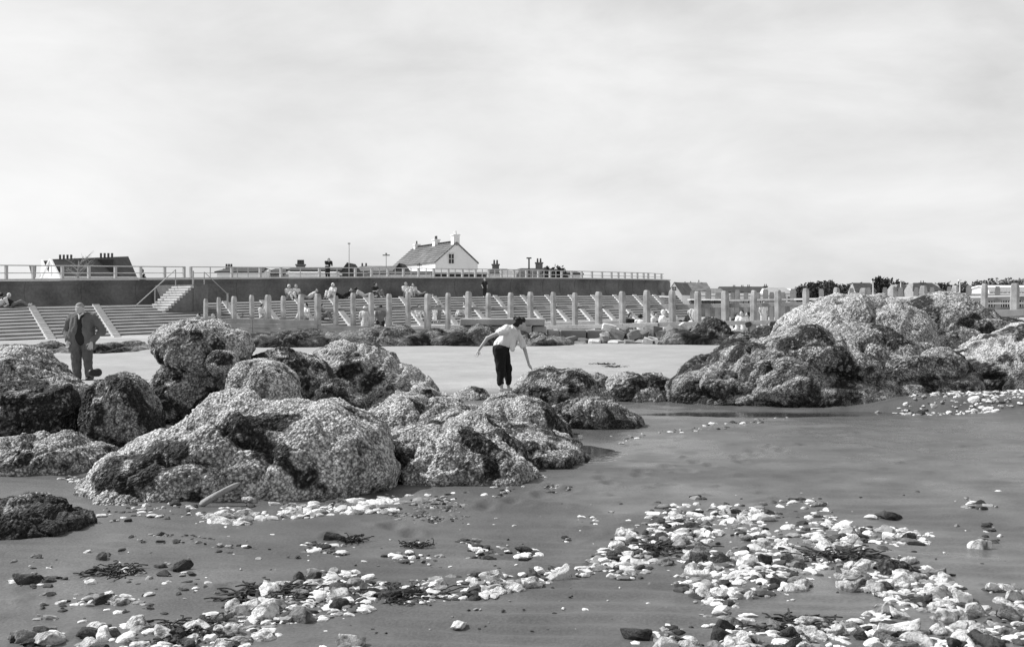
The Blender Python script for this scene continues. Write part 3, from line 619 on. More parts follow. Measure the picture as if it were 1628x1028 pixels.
# ------------------------------------------------------------------ masonry and rubble on the upper beach
def chunk(label, px, py, w, h, d, dep, seed, mat_, name, cat, group=None, cuts=5):
    r_ = random.Random(seed); bm = bmesh.new(); bmesh.ops.create_cube(bm, size=1.0)
    for v in bm.verts: v.co = Vector((v.co.x*w*r_.uniform(.75,1.1), v.co.y*dep*r_.uniform(.8,1.1), v.co.z*h*r_.uniform(.7,1.1)))
    bmesh.ops.subdivide_edges(bm, edges=bm.edges[:], cuts=2, use_grid_fill=True, smooth=.12)
    for v in bm.verts: v.co += Vector((r_.uniform(-1,1)*w, r_.uniform(-1,1)*dep, r_.uniform(-1,1)*h))*.05
    me = bpy.data.meshes.new(name); bm.to_mesh(me); bm.free(); me.materials.append(mat_)
    o = tag(link(bpy.data.objects.new(name, me)), label, cat, group); p = P(px, py, d); o.location = p
    o.rotation_euler = (r_.uniform(-.25,.25), r_.uniform(-.35,.35), r_.uniform(-.6,.6)); return o
bl = thing('concrete_block', 'broad flat-topped concrete block behind the bending woman', 'concrete block', P(800,540,45))
def pb(mb, x0, y0, x1, y1, d, t_):
    a, b_ = P(x0,y1,d), P(x1,y0,d); mb.hexa([(a.x,d,a.z),(b_.x,d,a.z),(b_.x,d+t_,a.z),(a.x,d+t_,a.z)], [(a.x,d,b_.z),(b_.x,d,b_.z),(b_.x,d+t_,b_.z),(a.x,d+t_,b_.z)]); return mb
pb(MB(), 731, 506.5, 866, 517.5, 44.6, 2.6).build('slab', M['conc2'], bl, bevel=.04)
for k, (x0, x1, y0, y1) in enumerate([(735,778,518,533),(779.5,822,518,535),(823.5,845,518,531),(846.5,869,518.5,535),(742,800,534,545),(801.5,860,536,547)]):
    pb(MB(), x0, y0, x1, y1, 44.75-.08*(k%3), 2).build('masonry_block', M['conc2'], bl, bevel=.05)
kb = thing('concrete_kerb', 'long pale concrete kerb at the groyne foot with broken end', 'kerb', P(940,535,45))
for k, (x0, x1, y0, y1) in enumerate([(871,889,524,541),(891,932,524.5,540),(933.5,968,525,540),(970,1002,525,539.5),(1004,1030,524.5,539)]):
    pb(MB(), x0, y0, x1, y1, 45.2-.1*(k%2), 1.2).build('kerb_stone', M['conc'] if k else M['conc2'], kb, bevel=.05)
rub = [(968,521,22,12),(982,531,26,12),(1006,534,20,14),(930,543,14,10),(945,545,18,11),(958,541,12,9),(905,540,16,8),(922,547,13,7),(975,546,15,8),(1040,527,20,17),(1052,533,16,13),(1072,527,22,18),(1085,520,12,13),
       (1065,541,20,9),(1110,526,15,13),(1116,532,16,9),(1030,543,17,9),(1000,545,16,8),(1048,545,14,7),(1135,533,18,8),(1155,531,16,7),(1172,530,15,8),(895,546,13,7),(1022,532,12,10),(962,533,14,9),(993,524,11,8)]
for k, (x, y, w, h) in enumerate(rub):
    d = 44.0-(y-520)*.06; chunk('broken chunk of pale concrete in the rubble along the groyne kerb', x, y, w*d/F, h*d/F, d, .5, 300+k, M['rib'] if k%4 == 0 else M['conc'], 'rubble_chunk', 'rubble', 'pale rubble below the groyne')
for k, (x, y) in enumerate([(1190,516),(1228.5,515)]):
    chunk('small square dark block hanging on the groyne foot board', x, y, .22, .17, fd(x)-.35, .14, 350+k, M['darkwood'], 'timber_block', 'block', 'dark blocks on the groyne foot')
o = MB().bar(P(453.5,530.5,48), P(496.5,529.3,48.3), .3, .14).build('timber_baulk', M['darkwood'], bevel=.01); tag(o, 'short black timber baulk lying below the planking', 'timber')
# driftwood log and the dark block by the water
def lathe_log(label, a, b_, r0, r1, mat_, seed, name='driftwood_log', cat='driftwood', bend=.05):
    a, b_ = Vector(a), Vector(b_); u = (b_-a).normalized(); e = u.orthogonal().normalized(); g = u.cross(e); vs = []; n, k = 14, 16; r_ = random.Random(seed)
    ph = [r_.uniform(0,6.28) for _ in range(4)]
    for i in range(k+1):
        f_ = i/k; c_ = a.lerp(b_, f_)+e*bend*math.sin(3.1*f_); rr_ = (r0+(r1-r0)*f_)*(1-.75*max(0,(f_-.85)/.15)**2)*(1-.4*max(0,(.08-f_)/.08)**2)
        for j in range(n):
            t_ = 2*math.pi*j/n; q = rr_*(1+.13*math.sin(3*t_+ph[0]+f_*2)+.07*math.sin(7*t_+ph[1]+5*f_)); vs.append(c_+e*q*math.cos(t_)+g*q*math.sin(t_)*.75)
    fs = [(i*n+j, i*n+(j+1)%n, i*n+n+(j+1)%n, i*n+n+j) for i in range(k) for j in range(n)]+[tuple(range(n-1,-1,-1)), tuple(range(k*n,k*n+n))]
    o = MB().add(vs, fs).build(name, mat_, smooth=True); return tag(o, label, cat)
a = G(318,803,.05); b_ = P(382,767,a.y+.12); lathe_log('bleached driftwood log propped against the shelly mound', a, b_, .03, .02, M['drift'], 3, bend=.012)
bk = G(75,868); d_ = bk.y
rock('squarish black rock half sunk in wet sand', [(-70,880),(-68,828),(20,818),(90,820),(130,824),(136,845),(134,872),(60,895)], d_+.35, .40, 70, 74, .10, .95, .03, .014, .10, .42, name='sunken_rock')
rock('low shelly rubble bank topping the half-sunk black block', [(-60,860),(-40,808),(20,797),(70,803),(105,812),(130,822),(140,840),(100,862)], 8.75, .42, 70, 71, .24, .75, .04, .02, .12)
rock('knobbly low rock between the black block and the shelly mound', [(130,815),(150,800),(190,792),(225,800),(235,815),(190,828)], 9.9, .22, 40, 72, .45, .3, .035, .016, .12)
rock('dark lump of weedy rock lying out on the stone scatter', [(1385,925),(1395,905),(1420,900),(1450,912),(1455,930),(1420,940)], 7.35, .13, 36, 73, .12, .8, .03, .01, .14)

# ------------------------------------------------------------------ buildings behind the wall and along the far shore
def local(p, u):       # frame: u along the length (plan), w across it
    u = Vector((u[0], u[1], 0)).normalized(); w = Vector((u.y, -u.x, 0)); return u, w
def gable_house(name, label, cat, p, u, Lh, Wd, zb, ze, zr, wallm, roofm, over=.25, hip=0.0):
    """p: plan position of the middle of the front gable, u: direction of the ridge away from it"""
    u, w = local(p, u); p = Vector((p[0], p[1], 0)); t_ = thing(name, label, cat, (p.x, p.y, zb))
    pt = lambda a, b_, z: p+u*a+w*b_+Vector((0,0,z))
    h = Wd/2
    sec = lambda a: [pt(a,-h,zb), pt(a,h,zb), pt(a,h,ze), pt(a,0,zr-.06), pt(a,-h,ze)]
    MB().prism(sec(0), u*Lh).build('wall', wallm, t_)
    rf = MB(); sl_ = (zr-ze)/h; th = .16
    for sg in (-1, 1):
        A = pt(-over,sg*(h+over),ze-sl_*over+.04); B = pt(Lh+over,sg*(h+over),ze-sl_*over+.04); c_ = pt(Lh+over-hip,0,zr); d_ = pt(-over+hip,0,zr); z_ = Vector((0,0,th))
        rf.hexa([A,B,c_,d_], [A+z_,B+z_,c_+z_,d_+z_])
    roof = rf.build('roof', roofm, t_)
    return t_, roof, pt, h
def chimney(roof, p, w, d, h, matp, pots=2, potm='pot', u=(1,0), poth=.45):
    u, wv = local(p, u); rz = math.atan2(u.y, u.x); mb = MB(); mb.box((p[0],p[1],p[2]+h/2), w, d, h, rz); mb.box((p[0],p[1],p[2]+h+.08), w+.16, d+.16, .16, rz)
    c_ = mb.build('chimney', matp, roof)
    mb = MB()
    for i in range(pots):
        f_ = (i+.5)/pots-.5; q = Vector(p)+u*(f_*w*.85)+Vector((0,0,h+.16)); mb.tube(q, q+Vector((0,0,poth)), .11, .09)
    if pots: mb.build('chimney_pots', M[potm], roof)
def window(parent, pt, a, b_, z, ww, hh, face, framem='wpaint'):
    """window on the front gable (face='g') or on a side (face=-1/1 offset b_)"""
    if face == 'g': q = [pt(-.05,b_-ww/2,z), pt(-.05,b_+ww/2,z), pt(.1,b_+ww/2,z), pt(.1,b_-ww/2,z)]
    else: q = [pt(a-ww/2,b_+face*.05,z), pt(a+ww/2,b_+face*.05,z), pt(a+ww/2,b_-face*.1,z), pt(a-ww/2,b_-face*.1,z)]
    z_ = Vector((0,0,hh)); g_ = MB().hexa(q, [x+z_ for x in q]).build('window', M['glass'], parent)
    fr = MB(); o_ = (q[0]-q[3]).normalized()*.05; t0, t1 = q[0]+o_, q[1]+o_
    fr.bar(t0, t0+z_, .07); fr.bar(t1, t1+z_, .07); fr.bar(t0, t1, .07); fr.bar(t0+z_, t1+z_, .07); m_ = (t0+t1)/2; fr.bar(m_, m_+z_, .05); fr.bar(t0+z_*.5, t1+z_*.5, .05)
    fr.build('frame', M[framem], g_)
# the white house
c0 = P(726,0,150); wh, wroof, wpt_, h_ = gable_house('white_house', 'tall white gabled house with tiled roof rising over the sea wall', 'house', (c0.x, c0.y), (-.40,.92), 17, 5.7, 1.0, 7.3, 9.8, M['white'], M['tile'], .12)
window(wh, wpt_, 0, -.75, 7.2, .75, 1.25, 'g'); window(wh, wpt_, 0, 1.75, 5.6, .8, .9, 'g'); window(wh, wpt_, 0, -1.6, 4.6, .8, .9, 'g')
chimney(wroof, wpt_(.5,0,9.5), 1.0, .8, 1.25, M['white'], 2, 'white', (-.40,.92)); chimney(wroof, wpt_(7.6,0,9.5), 1.0, .7, 1.0, M['white'], 2, 'pot', (-.40,.92)); chimney(wroof, wpt_(15.4,0,9.45), .7, .7, .8, M['white'], 1, 'pot', (-.40,.92))
for k in range(26):
    a = 1.3+k*.58
    if 6.8 < a < 8.5: continue
    q = wpt_(a,0,9.95); MB().box((q.x,q.y,q.z+.09), .3, .2, .26, 1.98).build('ridge_tile', M['slate'], wroof)
for k in range(9):     # courses of tiles on the seen slope
    f0 = k/9; mb = MB(); A = wpt_(-.1,-h_*(1-f0)-.1*(1-f0), 7.22+(9.8-7.22)*f0+.2); B = wpt_(17.05,-h_*(1-f0)-.1*(1-f0), 7.22+(9.8-7.22)*f0+.2)
    mb.bar(A, B, .1, .05); mb.build('tile_course', M['tile'], wroof)
# hipped house with the long dark roof, gables to its end
def pm(name, mat_, parent, pts, faces):
    mb = MB(); mb.add([P(*q) for q in pts], faces); return mb.build(name, mat_, parent)
lh = thing('hipped_house', 'dark steep-roofed house behind railing with two rows of chimney pots', 'house', P(140,470,95))
pm('wall', M['white'], lh, [(76,439,95.4),(97,439,93.4),(220,440,104.6),(200,440,110),(76,520,95.4),(97,520,93.4),(220,520,104.6),(200,520,110)], [(0,1,2,3),(0,4,5,1),(1,5,6,2),(2,6,7,3),(3,7,4,0),(4,7,6,5)])
hr = pm('roof', M['slate'], lh, [(80.5,412,95.5),(204,407.5,107),(218.5,441.5,104.4),(96.5,441.5,93.3),(76,441,98.5),(198,441,112)], [(0,3,2,1),(0,1,5,4),(1,2,5),(2,3,4,5)])
pm('gable_end', M['white'], lh, [(80,412.8,95.3),(95.5,441,93.15),(76,441,97),(84,426,98)], [(0,2,1),(0,1,3),(1,2,3),(2,0,3)])
pm('gable_roof', M['slate'], lh, [(67,414.5,100),(81,414,106),(84,441,101),(78,441,97),(66.5,430,108)], [(0,3,2,1),(0,4,3),(1,2,4),(0,1,4),(2,3,4)])
pm('gable_end', M['white'], lh, [(66.6,415,99.8),(77,441,96.8),(63,441,100.5),(70,430,103)], [(0,2,1),(0,1,3),(1,2,3),(2,0,3)])
pm('lean_roof', M['slate'], lh, [(46,422.5,101),(58,422,101),(57,441,99),(51,441,99),(52,430,106)], [(0,3,2,1),(0,4,3),(1,2,4),(0,1,4),(2,3,4)])
for k, (a, b_) in enumerate([((80,411.5,95.1),(64.5,444,96.5)), ((80,411.5,95.1),(96.5,444,92.8)), ((66.5,414,99.5),(78.5,441,96.5))]):
    MB().bar(P(*a), P(*b_), .14, .2).build('bargeboard', M['wpaint'], lh)
for x0, y0 in ((95.5,411.5),(160.5,409)):
    st_ = MB(); q = P(x0+9.5,y0+1.5,102); st_.box((q.x,q.y,q.z-.75), 1.35, .6, 1.3); st_.build('chimney', M['slate'], hr)
    for k in range(4): q = P(x0+k*5.9,y0,102); MB().tube(q+Vector((0,0,-.1)), q+Vector((0,0,.36)), .09, .1).build('chimney_pot', M['pot'], hr)
# bungalows and low buildings along the promenade
def bungalow(label, x0, x1, ye, yr, d, wallm, roofm, wins=3, dep=6, base=1.0, hip=.6, chim=()):
    a, b_ = P(x0,ye,d), P(x1,ye,d); u = Vector((b_.x-a.x, 0, 0)); Lh = u.length; mid = Vector((a.x, d+dep/2, 0))
    t_, rf, pt, h = gable_house('bungalow', label, 'house', (a.x, d+dep/2), (1,0), Lh, dep, base, a.z, P(0,yr,d+dep/2).z, wallm, roofm, .2, hip)
    for k in range(wins):
        f_ = (k+.5)/wins; window(t_, pt, Lh*f_, h, a.z-1.25, min(1.3, Lh/wins*.55), .75, 1)
    for cx, yt, w, np_ in chim:
        q = P(cx, yr+2, d+dep/2); zt = P(cx, yt, d+dep/2).z; chimney(rf, (q.x, q.y, q.z-.6), w, .6, zt-q.z+.6-.55, M['brick'], np_)
    return t_
bungalow('low pale bungalow whose squat chimney stack carries three pots', 345, 416, 434.5, 428, 108, M['white'], M['slate'], 3, 7, chim=[(364,420.5,.8,3)])
bungalow('small dark-roofed bungalow next to the three-pot chimney house', 421, 452, 436.5, 429.5, 112, M['grey'], M['slate'], 2, 6)
bungalow('dark-roofed bungalow with a broad crowned chimney behind the white shed', 452, 548, 432, 427, 122, M['white'], M['slate'], 4, 7, chim=[(478,414,.85,4)])
bungalow('long white shed with a strip of small dark windows', 459, 529, 436.3, 434.8, 100, M['white'], M['white'], 7, 4, hip=0)
bungalow('grey-roofed low house with a plain block chimney by white house', 562, 632, 433, 425, 128, M['grey'], M['tile'], 4, 7, chim=[(579,419,1.0,2)])
for lb, x, y0, w, d in (('dark gabled hut behind the leaning figure at the railing', 552, 420, 26, 106), ('dark pointed hut at the corner of the white house', 635, 420.5, 28, 118)):
    q = P(x,y0,d); gable_house('gabled_hut', lb, 'hut', (q.x, d), (.05,1), 4, w*d/F, 1.0, P(x,438,d).z, q.z, M['slate'], M['slate'], .1)
bungalow('low white seafront building with wide dark openings', 588, 682, 436, 433.5, 112, M['white'], M['slate'], 6, 5, hip=0)
bungalow('dark open-fronted shelter under the white house gable', 690, 772, 435.5, 432, 116, M['darkwood'], M['grey'], 3, 4, hip=0)
bungalow('dark-roofed cottage with slim chimney of twin pots beside white house', 772, 812, 436, 429.5, 128, M['white'], M['slate'], 2, 6, chim=[(788,414,.75,2)])
bungalow('long dark-roofed house whose chimney stands by a thin pole', 800, 905, 436.5, 428.5, 132, M['grey'], M['slate'], 4, 8, hip=2.2, chim=[(857,411.5,.8,2)])
bungalow('plain white box building tucked behind the railing', 797, 821, 433, 432.4, 112, M['white'], M['white'], 0, 4, hip=0)
bungalow('low white hut at the far end of the promenade', 898, 925, 437, 434, 122, M['white'], M['slate'], 2, 4)
def pole(name, label, cat, x, yt, d, r, mat_, top=None):
    a = P(x,yt,d); t_ = thing(name, label, cat, (a.x,d,1.2)); MB().tube((a.x,d,1.0), a, r, r*.6).build('shaft', mat_, t_)
    mb = MB(); mb.box((a.x,d,a.z+.05), r*4, r*4, .12)
    if top: mb.box((a.x,d,a.z-.1), top, .12, .1)
    mb.build('cap', mat_, t_)
pole('flagpole', 'thin white flagpole between low roofs and white house', 'flagpole', 555, 388, 104, .05, M['rail'])
pole('lamp_post', 'slim lamp post with a short crossarm beside the white house', 'lamp post', 614, 404, 118, .04, M['brick'], .7)
pole('stove_pipe', 'thin dark pole standing by the long dark roof', 'pole', 841, 411, 125, .13, M['slate'])
pole('lamp_post', 'short lamp post with lantern in front of the white wall', 'lamp post', 667, 420, 110, .04, M['brick'], .5)
# far shore
def far_house(name, label, x0, x1, ye, yr, d, wallm, roofm, u=(1,0), chim=(), wins=0, hip=.5, dep=7):
    a, b_ = P(x0,ye,d), P(x1,ye,d); t_, rf, pt, h = gable_house(name, label, 'house', (a.x, d+dep/2), (1,0), b_.x-a.x, dep, .6, a.z, P(0,yr,d+dep/2).z, wallm, roofm, .3, hip)
    for k in range(wins): window(t_, pt, (b_.x-a.x)*(k+.5)/wins, h, a.z-1.7, 1.3, 1.1, 1)
    for cx, yt, w, wm, pots in chim:
        q = P(cx, ye, d+dep/2); zt = P(cx, yt, d+dep/2).z; chimney(rf, (q.x,q.y,q.z-.2), w, .8, zt-q.z+.2-.6, wm, pots)
    return t_
q = P(1072,0,230); t_, rf, pt, h = gable_house('white_cottage', 'white gable-ended cottage at the curved end of the sea wall', 'house', (q.x,q.y), (.35,.94), 12, 2.9, .5, P(0,468,230).z, P(0,449.5,230).z, M['white'], M['tile'], .1)
window(t_, pt, 0, 0, P(0,462,230).z, .9, .8, 'g')
far_house('shore_house', 'grey-roofed house with two tall white chimneys on far shore', 1080, 1128, 462, 450, 245, M['white'], M['tile'], chim=[(1089,447.5,.8,M['white'],1),(1111,445,.85,M['white'],1),(1098,447,.8,M['white'],1)], wins=4, hip=.3)
far_house('shore_house', 'low grey house linking the white chimneys to the long terrace', 1122, 1152, 467, 459.5, 262, M['grey'], M['brick'], chim=[(1128,456,.7,M['brick'],1)], wins=3)
far_house('terrace_house', 'long dark-roofed terrace with four chimneys on the far shore', 1148, 1222, 464, 456.5, 270, M['grey'], M['slate'], chim=[(1167,453,.8,M['brick'],2),(1180,453,.8,M['brick'],2),(1190,452.5,.8,M['brick'],2),(1217,451.5,.9,M['brick'],2)], wins=8, hip=.2)
far_house('shore_house', 'pale-roofed bungalow between the terrace and the round trees', 1217, 1262, 467, 458, 262, M['white'], M['grey'], wins=4, hip=1.5)
far_house('shore_house', 'steep dark-roofed house between the two tree clumps', 1361, 1392, 463, 450.5, 285, M['grey'], M['slate'], wins=2, chim=[(1368,449,.7,M['white'],1)])
far_house('shore_house', 'dark hipped house half hidden by the tallest trees', 1424, 1454, 461, 452, 292, M['grey'], M['slate'], wins=2, hip=2)
far_house('shore_house', 'dark-roofed house with one stout chimney past the tallest trees', 1452, 1498, 462, 450.5, 285, M['grey'], M['slate'], chim=[(1466,446,1.4,M['brick'],2)], wins=4, hip=1.5)
far_house('shore_house', 'white house before the easternmost trees', 1572, 1660, 458, 455, 190, M['white'], M['white'], wins=6, hip=0)
far_house('shore_hut', 'row of low white beach chalets under the terrace', 1108, 1236, 470.5, 468, 200, M['white'], M['grey'], wins=14, hip=0, dep=4)
far_house('shore_hut', 'row of low pale beach chalets past the notched rock hump', 1500, 1660, 470, 467.5, 170, M['white'], M['grey'], wins=14, hip=0, dep=4)
for lb, x, y in (('bare white mast beside the tallest trees', 1388, 448), ('second white mast, standing before the stout-chimney house', 1432, 447), ('white mast by the easternmost trees', 1526, 446)):
    pole('mast', lb, 'mast', x, y, 150, .09, M['wpaint'])
mb = MB(); pa = P(1060,471,160); pb2 = P(1700,471,150); mb.bar(Vector((pa.x,pa.y,.9)), Vector((pb2.x,pb2.y,.9)), .5, 1.8); tag(mb.build('shore_wall', M['conc']), 'low pale wall running along the far shore', 'wall')

# ------------------------------------------------------------------ trees
def tree(name, label, x, yt, w, d, seed, leafm='leaf', group=None, zb=.8, n=1100, ls=.5, bare=False):
    r_ = np.random.default_rng(seed); top = P(x,yt,d); W_ = w*d/F; H = top.z-zb; t_ = thing(name, label, 'tree', (top.x,d,zb), 0, group)
    mb = MB(); c_ = Vector((top.x,d,zb)); mb.tube(c_, c_+Vector((.1,0,H*.55)), .09*W_**.5+.05, .06)
    for k in range(6):
        a = r_.uniform(0,6.28); mb.tube(c_+Vector((.05,0,H*r_.uniform(.25,.5))), c_+Vector((math.cos(a)*W_*.36, math.sin(a)*W_*.36, H*r_.uniform(.6,.9))), .06, .02, 5)
    mb.build('trunk', M['bark'], t_)
    K = 9; cen = np.stack([r_.uniform(-.34,.34,K)*W_, r_.uniform(-.34,.34,K)*W_, H*r_.uniform(.35,.86,K)],1); rad = np.stack([r_.uniform(.22,.36,K)*W_]*2+[H*r_.uniform(.2,.32,K)],1)
    cen[:,2] = np.minimum(cen[:,2], H-rad[:,2])
    idx = r_.integers(0,K,n); v = r_.normal(size=(n,3)); v /= np.linalg.norm(v,axis=1)[:,None]; v *= r_.uniform(.45,1.08,n)[:,None]
    p = cen[idx]+v*rad[idx]+np.array([top.x,d,zb]); A = r_.normal(size=(n,3)); A /= np.linalg.norm(A,axis=1)[:,None]; B = np.cross(A, r_.normal(size=(n,3))); B /= np.linalg.norm(B,axis=1)[:,None]
    sz = (ls*r_.uniform(.5,1.1,n))[:,None]; V = np.stack([p-A*sz, p-B*sz*.6, p+A*sz, p+B*sz*.6],1).reshape(-1,3)
    me = mesh_np('crown', V, np.arange(4*n).reshape(n,4), M[leafm], False); o = link(bpy.data.objects.new('crown', me)); adopt(o, t_)
for k, (x, yt, w) in enumerate([(1275,454,22),(1290,449,28),(1307,447.5,30),(1325,446.5,30),(1342,449,28)]):
    tree('shore_tree', 'round dark tree in the even clump beside the pale-roofed bungalow', x, yt-1, w*1.25, 300+6*(k%3), 500+k, group='even clump of round trees')
for k, (x, yt, w, lb) in enumerate([(1398,440.5,22,'tallest dark tree, rising over the far shore roofs'),(1413,442,24,'broad dark tree beside the tallest tree'),(1428,445,20,'smaller dark tree leaning out from the tallest trees'),(1440,450,20,'low dark tree in front of the hipped house'),
        (1370,449,12,'small tree touching the steep dark-roofed house'),(1500,449,20,'dark tree against the stout-chimney house')]):
    tree('shore_tree', lb, x, yt-1, w*1.25, 305, 520+k, ls=.5)
for k, (x, yt, w) in enumerate([(1528,449,22),(1545,446.5,26),(1562,447,24),(1580,444,30),(1605,443,30),(1630,444,30)]):
    tree('shore_tree', 'loose grey-green tree in the long easternmost belt', x, yt-1, w*1.25, 310+5*(k%2), 540+k, 'leaf2', 'easternmost belt of trees')
tree('shrub', 'leafy shrub growing against the long dark-roofed house', 872, 424.5, 16, 118, 560, ls=.28, zb=1.5); tree('shrub', 'taller ragged shrub past the long dark-roofed house', 888, 422.5, 22, 120, 561, ls=.3, zb=1.5)
tree('shrub', 'thin wind-bent shrub by the hipped house', 226, 428, 12, 90, 562, ls=.2, zb=2.0, n=160)
# leafless tree before the dark roof
t_ = thing('bare_tree', 'leafless pale tree in front of the dark hipped roof', 'tree', P(124,445,84)); r_ = random.Random(5)
mb = MB(); tr = MB(); tr.tube(P(123.5,470,84), P(124,436,84), .13, .09); tr.tube(P(124,436,84), P(125.5,415,84), .09, .045); tr.build('trunk', M['plank'], t_)
for k in range(14):
    a = P(124+r_.uniform(-.3,.5), 440-k*1.6, 84); b_ = a+Vector((r_.choice((-1,1,1))*r_.uniform(.4,1.15), r_.uniform(-.6,.6), r_.uniform(.3,1.0))); mb.tube(a, b_, .03, .012, 5)
    for j in range(3): q = a.lerp(b_, .4+.2*j); mb.tube(q, q+Vector((r_.uniform(-.4,.5), r_.uniform(-.3,.3), r_.uniform(.1,.45))), .014, .006, 4)
mb.build('crown', M['plank'], t_)

# ------------------------------------------------------------------ people: smooth bodies from rounded limbs
def cap(a, b_, r0, r1=None): return ('c', np.array(a, float), np.array(b_, float), r0, r0 if r1 is None else r1)
def ell(c_, r): return ('e', np.array(c_, float), np.array(r, float))
def sdf_mesh(name, prims, res, mat_, k=.03, fold=0):
    lo = np.full(3, 1e9); hi = -lo
    for p in prims:
        if p[0] == 'c':
            for q, r in ((p[1],p[3]),(p[2],p[4])): lo = np.minimum(lo, q-r); hi = np.maximum(hi, q+r)
        else: lo = np.minimum(lo, p[1]-p[2]); hi = np.maximum(hi, p[1]+p[2])
    lo -= 2.5*res; hi += 2.5*res; n = np.ceil((hi-lo)/res).astype(int)+1
    ax = [lo[i]+res*np.arange(n[i]) for i in range(3)]; X = np.stack(np.meshgrid(*ax, indexing='ij'), -1).reshape(-1,3); D = np.full(len(X), 9.)
    for p in prims:
        if p[0] == 'c':
            ab = p[2]-p[1]; t_ = np.clip(((X-p[1])@ab)/max(ab@ab,1e-9), 0, 1); d = np.linalg.norm(X-p[1]-t_[:,None]*ab, axis=1)-(p[3]+(p[4]-p[3])*t_)
        else:
            q = (X-p[1])/p[2]; k0 = np.linalg.norm(q, axis=1); k1 = np.linalg.norm(q/p[2], axis=1); d = k0*(k0-1)/np.maximum(k1,1e-6)
        h = np.clip(.5+.5*(D-d)/k, 0, 1); D = D+(d-D)*h-k*h*(1-h)
    v = D.reshape(n); ins = v < 0
    c8 = [(a,b_,c_) for a in (0,1) for b_ in (0,1) for c_ in (0,1)]
    cnt = sum(ins[a:n[0]-1+a, b_:n[1]-1+b_, c_:n[2]-1+c_].astype(int) for a,b_,c_ in c8); act = np.argwhere((cnt > 0) & (cnt < 8))
    idm = -np.ones(tuple(n-1), dtype=np.int64); idm[tuple(act.T)] = np.arange(len(act)); acc = np.zeros((len(act),3)); w_ = np.zeros(len(act))
    for i, a in enumerate(c8):
        for b_ in c8[i+1:]:
            if sum(abs(a[j]-b_[j]) for j in range(3)) != 1: continue
            va = v[tuple((act+a).T)]; vb = v[tuple((act+b_).T)]; m_ = (va < 0) != (vb < 0); t_ = np.where(m_, va/np.where(m_, va-vb, 1), 0)
            pos = np.array(a)+t_[:,None]*(np.array(b_)-np.array(a)); acc += pos*m_[:,None]; w_ += m_
    V = lo+res*(act+acc/w_[:,None]); quads = []
    for axis in range(3):
        o1, o2 = [i for i in range(3) if i != axis]; sl0 = [slice(None)]*3; sl1 = [slice(None)]*3; sl0[axis] = slice(0,-1); sl1[axis] = slice(1,None)
        e = np.argwhere(ins[tuple(sl0)] != ins[tuple(sl1)]); e1 = np.zeros(3,int); e1[o1] = 1; e2 = np.zeros(3,int); e2[o2] = 1
        q = np.stack([idm[tuple((e-e1-e2).T)], idm[tuple((e-e2).T)], idm[tuple(e.T)], idm[tuple((e-e1).T)]], 1)
        s0 = ins[tuple(e.T)]; fl = s0 if axis != 1 else ~s0; q[~fl] = q[~fl][:,::-1]; quads.append(q)
    Q = np.concatenate(quads)
    if fold: V = V + vnormals(V, Q)*(fold*(fbm(V*np.array([9,9,5.])+3.3, 5, 3)*1.6-.6*np.abs(vnoise(V*np.array([16,16,9.]), 8))))[:,None]
    return mesh_np(name, V, Q, mat_, True)
FOLD = {'jacket': .022, 'blouse': .03, 'trousers': .022, 'top': .02, 'legwear': .02}
def cloth(name, prims, res, mat_, parent, k=.03):
    o = bpy.data.objects.new(name, sdf_mesh(name, prims, res, mat_, k, FOLD.get(name, 0))); link(o, parent); return o
def hand(w, d, side, s_=1.0, curl=.5):
    """palm and five fingers from wrist w along d; side = unit vector towards the thumb"""
    w = np.array(w, float); d = np.array(d, float)/np.linalg.norm(d); t_ = np.array(side, float); t_ -= d*(t_@d); t_ /= np.linalg.norm(t_); nrm = np.cross(d, t_)
    out = [cap(w, w+d*.05*s_, .022*s_, .03*s_), cap(w+d*.05*s_-t_*.02*s_, w+d*.085*s_-t_*.024*s_, .018*s_), cap(w+d*.05*s_+t_*.02*s_, w+d*.085*s_+t_*.024*s_, .018*s_)]
    for i, ln in enumerate((.07,.08,.075,.058)):
        b0 = w+d*.088*s_+t_*(.033-.022*i)*s_; b1 = b0+(d*.6+nrm*.1)*ln*s_+t_*(.006-.005*i)*s_; b2 = b1+(d*(1-curl)+nrm*curl)*ln*.55*s_
        out += [cap(b0, b1, .0095*s_, .0085*s_), cap(b1, b2, .0085*s_, .007*s_)]
    b0 = w+d*.03*s_+t_*.025*s_; b1 = b0+(d*.5+t_*.8)*.045*s_; out += [cap(b0, b1, .012*s_, .01*s_), cap(b1, b1+(d*.85+t_*.3)*.035*s_, .01*s_, .008*s_)]
    return out
